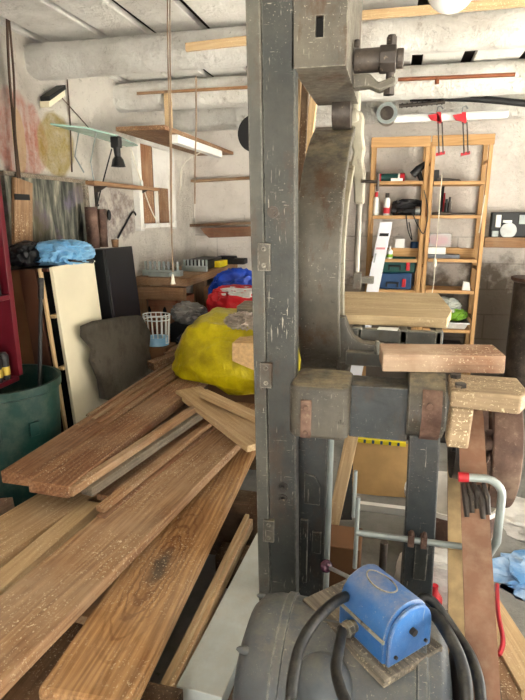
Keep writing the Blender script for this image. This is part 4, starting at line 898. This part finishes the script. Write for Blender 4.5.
obj('plastic_bag', MB().ball((.48,4.5,zt+.05),.13,.08,.06,4,.14,3,5,flat=zt+.001,ridge=True), M['greenbag'], label='bright green bag lying in the white tub', cat='bag')
obj('plastic_bag', MB().ball((.43,4.49,zt+.11),.12,.07,.07,4,.2,3,6,ridge=True), M['clearbag'], label='crumpled clear plastic over the green bag', cat='bag')
obj('tool_case', MB().box(.29,.60,4.42,4.6,.25,.40), M['black'], label='dark case on the lowest right shelf', cat='tool case', bevel=.01)
# white pull cord in front of the shelving
wc = thing('pull_switch', 'white pull cord with bell end hanging before the pine shelving', 'cord', at(440,180,Y=4.3))
P = [at(442,176,Y=4.33),at(440,200,Y=4.33),at(437.5,235,Y=4.33),at(435,260,Y=4.33)]; cable('cord', [P[0]+V((0,.05,.0))]+P, .0035, M['cordw'], parent=wc); p = P[-1]; obj('bell_end', MB().lathe([(.004,.02),(.012,.0),(.016,-.04),(.006,-.055),(0,-.056)],p,seg=14), M['cordw'], wc)
cable('cord', [p-V((0,0,.05)),at(434,280,Y=4.33),at(432,294,Y=4.33)], .003, M['cordw'], parent=wc)
cable('hanging_string', [at(485,195,Y=4.37),at(482,215,Y=4.37),at(479,233,Y=4.37)], .004, M['cordw'], label='short white cord hanging on the right shelving upright', cat='cord')
# things hung high on the back wall
tb_ = thing('duct_can', 'shiny silver round tin on the beam above the shelving', 'tin', at(386,113,Y=4.0)); p = at(387,114,Y=4.02)
obj('drum', MB().cyl(p+V((0,.06,0)),p+V((0,-.03,0)),.07,seg=32), M['steel'], tb_); obj('inner_rim', MB().lathe_closed([(.05,.03),(.068,.03),(.068,.042),(.05,.042)],p,(0,-1,0),32), M['galv'], tb_); obj('hollow', MB().cyl(p+V((0,-.03,0)),p+V((0,-.033,0)),.045,seg=24), M['iron'], tb_)
w0, w1 = at(394,119,Y=4.07), at(508,114,Y=4.07)
obj('white_pipe', MB().cyl(w0,w1,.027,seg=20), M['white'], label='long white plastic pipe fixed over the shelving', cat='pipe')
k0, k1, k2 = at(410,98.5,Y=4.105), at(470,98.5,Y=4.105), at(540,105,Y=4.105)
obj('black_pipe', MB().tube(smooth_path([k0,k1,k2]),.022,14), M['black'], label='thick black hose lying along the beam above the white pipe', cat='hose')
m = MB(); 
for k in range(1): m.cyl(at(399,106,Y=4.06),at(445,102,Y=4.06),.012,seg=10)
for k in range(9): q = at(402+5*k,105.7-.45*k,Y=4.06); m.cyl(q-V((.004,0,0)),q+V((.004,0,0)),.017,seg=10)
obj('auger_bit', m, M['iron'], label='ribbed dark auger rod under the black hose', cat='rod')
c0, c1 = at(398,79.5,Y=3.24), at(515,74.5,Y=3.24)
obj('copper_pipe', MB().cyl(c0,c1,.010,seg=12).cyl(at(437,78,Y=3.24),at(437,84,Y=3.24),.012,seg=8), plain('copper','7d4a30',.4,.4), label='thin copper pipe along the third beam', cat='pipe')
q0, q1 = at(185,47,Y=2.45), at(262,38,Y=2.45)
board('wood_lath', W['pale'], q0, q1, .035, .03, up=(0,-1,0), label='pale lath on the beam left of the saw column', cat='lath')
obj('wood_lath', MB().box(-1.60,-.35,3.30,3.322,2.145,2.160), W['ledge'], label='thin brown lath along the third beam at left', cat='lath')
# spring clamps
for k,(xa,l) in enumerate(((440,'left one of two red clamps hanging over the shelving'),(465,'right one of two red clamps hanging over the shelving'))):
    t = thing('red_clamp', l, 'clamp', at(xa,130,Y=4.03), 'red clamps over the shelving')
    P = lambda dx,y: at(xa+dx,y,Y=4.015)
    obj('jaw', MB().hexa([P(-12,115),P(0,113),P(0,113)+V((0,.02,0)),P(-12,115)+V((0,.02,0)),P(-9,120),P(2,122),P(2,122)+V((0,.02,0)),P(-9,120)+V((0,.02,0))]).hexa([P(-3,112),P(1,112),P(1,112)+V((0,.02,0)),P(-3,112)+V((0,.02,0)),P(-3,123),P(2,123),P(2,123)+V((0,.02,0)),P(-3,123)+V((0,.02,0))]), M['red'], t)
    obj('hook', MB().tube([P(-3,112),P(-2,107),P(1,106),P(3,109)],.005,8), M['steel'], t)
    obj('rods', MB().cyl(P(-2,122),P(-1,154),.0045,seg=8).cyl(P(2,122),P(3,153),.0045,seg=8), M['iron'], t)
    obj('grip', MB().hexa([P(-4,156),P(5,154),P(5,154)+V((0,.025,0)),P(-4,156)+V((0,.025,0)),P(-4,153),P(5,151),P(5,151)+V((0,.025,0)),P(-4,153)+V((0,.025,0))]), M['red'], t)
# ledge with the case at right
lg = board('wall_ledge', W['ledge'], at(484,237,Y=4.64), at(545,237.5,Y=4.64), .11, .08, label='thick rough wooden ledge on the back wall at right', cat='shelf')
zt = at(484,237,Y=4.58).z; t = thing('open_case', 'open dark case with white boxes standing on the rough ledge', 'case', (.85,4.62,zt))
x0 = at(491,225,Y=4.62).x; x1 = x0+.42
obj('case_shell', MB().box(x0,x1,4.62,4.69,zt,zt+.19), M['blackpanel'], t, bevel=.006)
obj('white_insert', MB().box(x0+.03,x0+.07,4.61,4.625,zt+.075,zt+.17), M['white'], t, bevel=.003); obj('white_insert', MB().box(x0+.085,x0+.15,4.61,4.625,zt+.11,zt+.13), M['white'], t, bevel=.002); obj('white_insert', MB().box(x0+.20,x0+.27,4.61,4.625,zt+.10,zt+.17), M['galv'], t, bevel=.002)
obj('disc', MB().lathe([(.06,0),(.06,.012),(0,.012)],(x0+.13,4.615,zt+.05),(0,-1,0),28), M['steel'], t); obj('disc', MB().box(x0+.01,x0+.06,4.605,4.62,zt,zt+.05), M['galv'], t, bevel=.004)
sv = thing('oil_drum', 'dark rusty drum at the right edge by the back wall', 'drum', (1.03,4.2,0)); rz = at(515,280,Y=4.15).z; cxs = at(513,300,Y=4.2).x+.17
obj('drum_body', MB().lathe([(0,0),(.155,0),(.155,rz-.03),(.17,rz-.02),(.17,rz),(.155,rz+.005),(0,rz+.0)],(cxs,4.3,0),seg=36), M['iron'], sv); obj('rim', MB().lathe_closed([(.165,rz-.012),(.178,rz-.012),(.178,rz+.006),(.165,rz+.006)],(cxs,4.3,0),seg=36), M['rust'], sv)
# globe ceiling lamp
gl = thing('ceiling_lamp', 'white round globe lamp on the ceiling', 'lamp', (.135,2.0,2.0)); obj('globe', MB().ball((.135,2.0,2.125),.078,sub=4), plain('opal_glass','e8e8e4',.25,var=.02), gl); obj('fitting', MB().cyl((.135,2.0,2.19),(.135,2.0,2.24),.035,seg=20), M['white'], gl)
# wood behind the column near the ceiling
for k,(xa,ya,xb,yb,mat,l) in enumerate(((298,72,293,205,W['pale'],'narrow pale lath standing behind the saw column'),(313,100,303,190,W['pale'],'pale board standing behind the saw arm'),(305,80,298,230,W['dark'],'dark board between the pale laths behind the saw'))):
    Y_ = (1.95,2.2,2.1)[k]; a_, b_ = at(xa,ya,Y=Y_), at(xb,yb,Y=Y_); d_ = (b_-a_); b2 = a_+d_*(a_.z/ -d_.z); b2.z = 0
    board('wood_lath', mat, b2, a_+(-d_)*.25, (.022,.03,.03)[k], .02, up=(0,-1,0), label=l, cat='lath')

# ------------------------------------------------------------------ lower right, behind the saw legs
cd = board('cardboard_sheet', M['card'], at(380,498,Z=.0)+V((0,.02,.0)), at(380,443,Y=2.62), .34, .012, up=(0,-1,0), label='ribbed brown cardboard sheet standing behind the saw', cat='cardboard')
zc_ = at(380,443,Y=2.62).z; xa_, xb_ = at(350,440,Y=2.62).x, at(406,440,Y=2.62).x
ru = thing('folding_rule', 'yellow rule lying along the top edge of the cardboard sheet', 'rule', ((xa_+xb_)/2,2.62,zc_))
obj('rule_body', MB().box(xa_,xb_,2.60,2.64,zc_+.001,zc_+.02), M['yellow'], ru)
for k in range(6):
    x = xa_+(xb_-xa_)*(.1+.15*k); obj('mark', MB().box(x,x+.012,2.598,2.602,zc_+.002,zc_+.02), M['toolblue'], ru)
obj('white_strip', MB().box(-.16,.20,2.40,2.43,0,.035), M['white'], label='white strip lying on the floor before the cardboard', cat='strip')
a_ = at(352,445,Y=1.95); b_ = at(333,530,Y=1.95)
board('wood_plank', W['pale'], (b_.x-.03,1.95,0), a_+V((.0,0,.05)), .05, .03, up=(0,-1,0), label='pale slanting lath between the saw legs', cat='lath')
obj('floor_plate', MB().hexa([at(334,520,Y=2.15),at(352,520,Y=2.15),at(352,520,Y=2.17),at(334,520,Y=2.17),at(340,478,Y=2.2),at(353,462,Y=2.2),at(353,462,Y=2.22),at(340,478,Y=2.22)]), M['grey2'], label='dark grey plate behind the slanting lath', cat='plate')
obj('brown_box', MB().box(-.2,-.05,1.75,1.9,0,.22), M['carddark'], label='dark brown box on the floor under the saw', cat='box', bevel=.005)
p = at(383,560,Y=1.75); obj('threaded_rod', MB().cyl((p.x,1.75,0),(p.x,1.75,at(383,542,Y=1.75).z),.014,seg=12), M['iron'], label='short dark threaded rod standing behind the switch', cat='rod')
c_ = V((.30,2.12)); bu = thing('bucket', 'white paint bucket with red print behind the saw leg', 'bucket', (c_.x,c_.y,0))
hb_ = .30; obj('bucket_body', MB().lathe([(0,0),(.155,0),(.185,hb_),(.192,hb_),(.192,hb_-.02),(.178,hb_-.004),(.15,.01),(0,.01)],(c_.x,c_.y,0),seg=40,cap=False), M['cream_tub'], bu); obj('rust_band', MB().lathe_closed([(.176,.17),(.179,.17),(.187,.28),(.184,.28)],(c_.x,c_.y,0),seg=40), M['rust'], bu)
sk = thing('paper_sack', 'white paper sack with red print on the floor before the bucket', 'sack', (.24,1.84,0))
obj('sack_body', MB().ball((.24,1.84,.08),.15,.075,.11,4,.08,3,11,flat=.0,ridge=True,power=.7), M['whitebag'], sk); obj('red_print', MB().box(.17,.23,1.762,1.768,.05,.075).box(.2,.26,1.762,1.768,.10,.115), M['red'], sk)
obj('red_bottle', MB().lathe([(0,0),(.03,0),(.03,.10),(.012,.13),(.012,.15),(0,.15)],(.215,1.71,0),seg=18), M['red'], label='red plastic bottle on the floor before the white sack', cat='bottle')
obj('plastic_sheet', MB().ball((.72,2.05,.0),.22,.14,.05,4,.3,3,3,flat=.001,ridge=True), M['bluesheet'], label='crumpled pale blue plastic on the floor at right', cat='plastic')
obj('plastic_sheet', MB().ball((.85,2.5,.0),.25,.2,.03,4,.3,3,5,flat=.001,ridge=True), M['clearbag'] if False else M['whitebag'], label='white plastic sheeting on the sunlit floor at right', cat='plastic')
p0, p1 = at(478,588,Z=.05), at(540,690,Z=.05); board('wood_plank', W['pale'], p0, p1, .11, .05, label='pale plank on the floor at the right edge', cat='plank')
p0, p1 = at(478,625,Z=.04), at(520,715,Z=.04); board('wood_plank', W['brown'], p0, p1, .06, .04, label='narrow brown plank beside the pale one at right', cat='plank')
obj('red_strap', MB().tube(smooth_path([at(497,585,Z=.06),at(498,612,Z=.09),at(503,640,Z=.075),at(499,655,Z=.06)]),.008,8), M['red'], label='red strap on the floor beside the belt', cat='strap')

# ------------------------------------------------------------------ light
w = bpy.data.worlds.new('world'); SC.world = w; w.use_nodes = True
bg = w.node_tree.nodes['Background']; bg.inputs[0].default_value = (.93,.97,1,1); bg.inputs[1].default_value = 1.9
sl = bpy.data.lights.new('sun','SUN'); sl.energy = 62; sl.angle = .02; sl.color = (1,.985,.96)
so = bpy.data.objects.new('sun',sl); COL.objects.link(so); so.location = (6,-2,6)
so.rotation_euler = V((-math.cos(math.radians(14))*math.cos(math.radians(63)),math.sin(math.radians(14))*math.cos(math.radians(63)),-math.sin(math.radians(63)))).to_track_quat('-Z','Y').to_euler()
def portal(name, loc, rot, sx, sy):
    l = bpy.data.lights.new(name,'AREA'); l.shape = 'RECTANGLE'; l.size = sx; l.size_y = sy; l.cycles.is_portal = True
    o = bpy.data.objects.new(name,l); COL.objects.link(o); o.location = loc; o.rotation_euler = rot
portal('door_right', (XR+.1,1.5,1.05), (0,math.radians(90),0), 2.1, 3.6)
portal('door_front', (-.05,YF-.1,1.05), (math.radians(90),0,0), 1.5, 2.1)
vs = SC.view_settings; SC.display_settings.display_device = 'sRGB'; vs.view_transform = 'Standard'; vs.look = 'None'; vs.exposure = .62; vs.gamma = 1; vs.use_curve_mapping = False
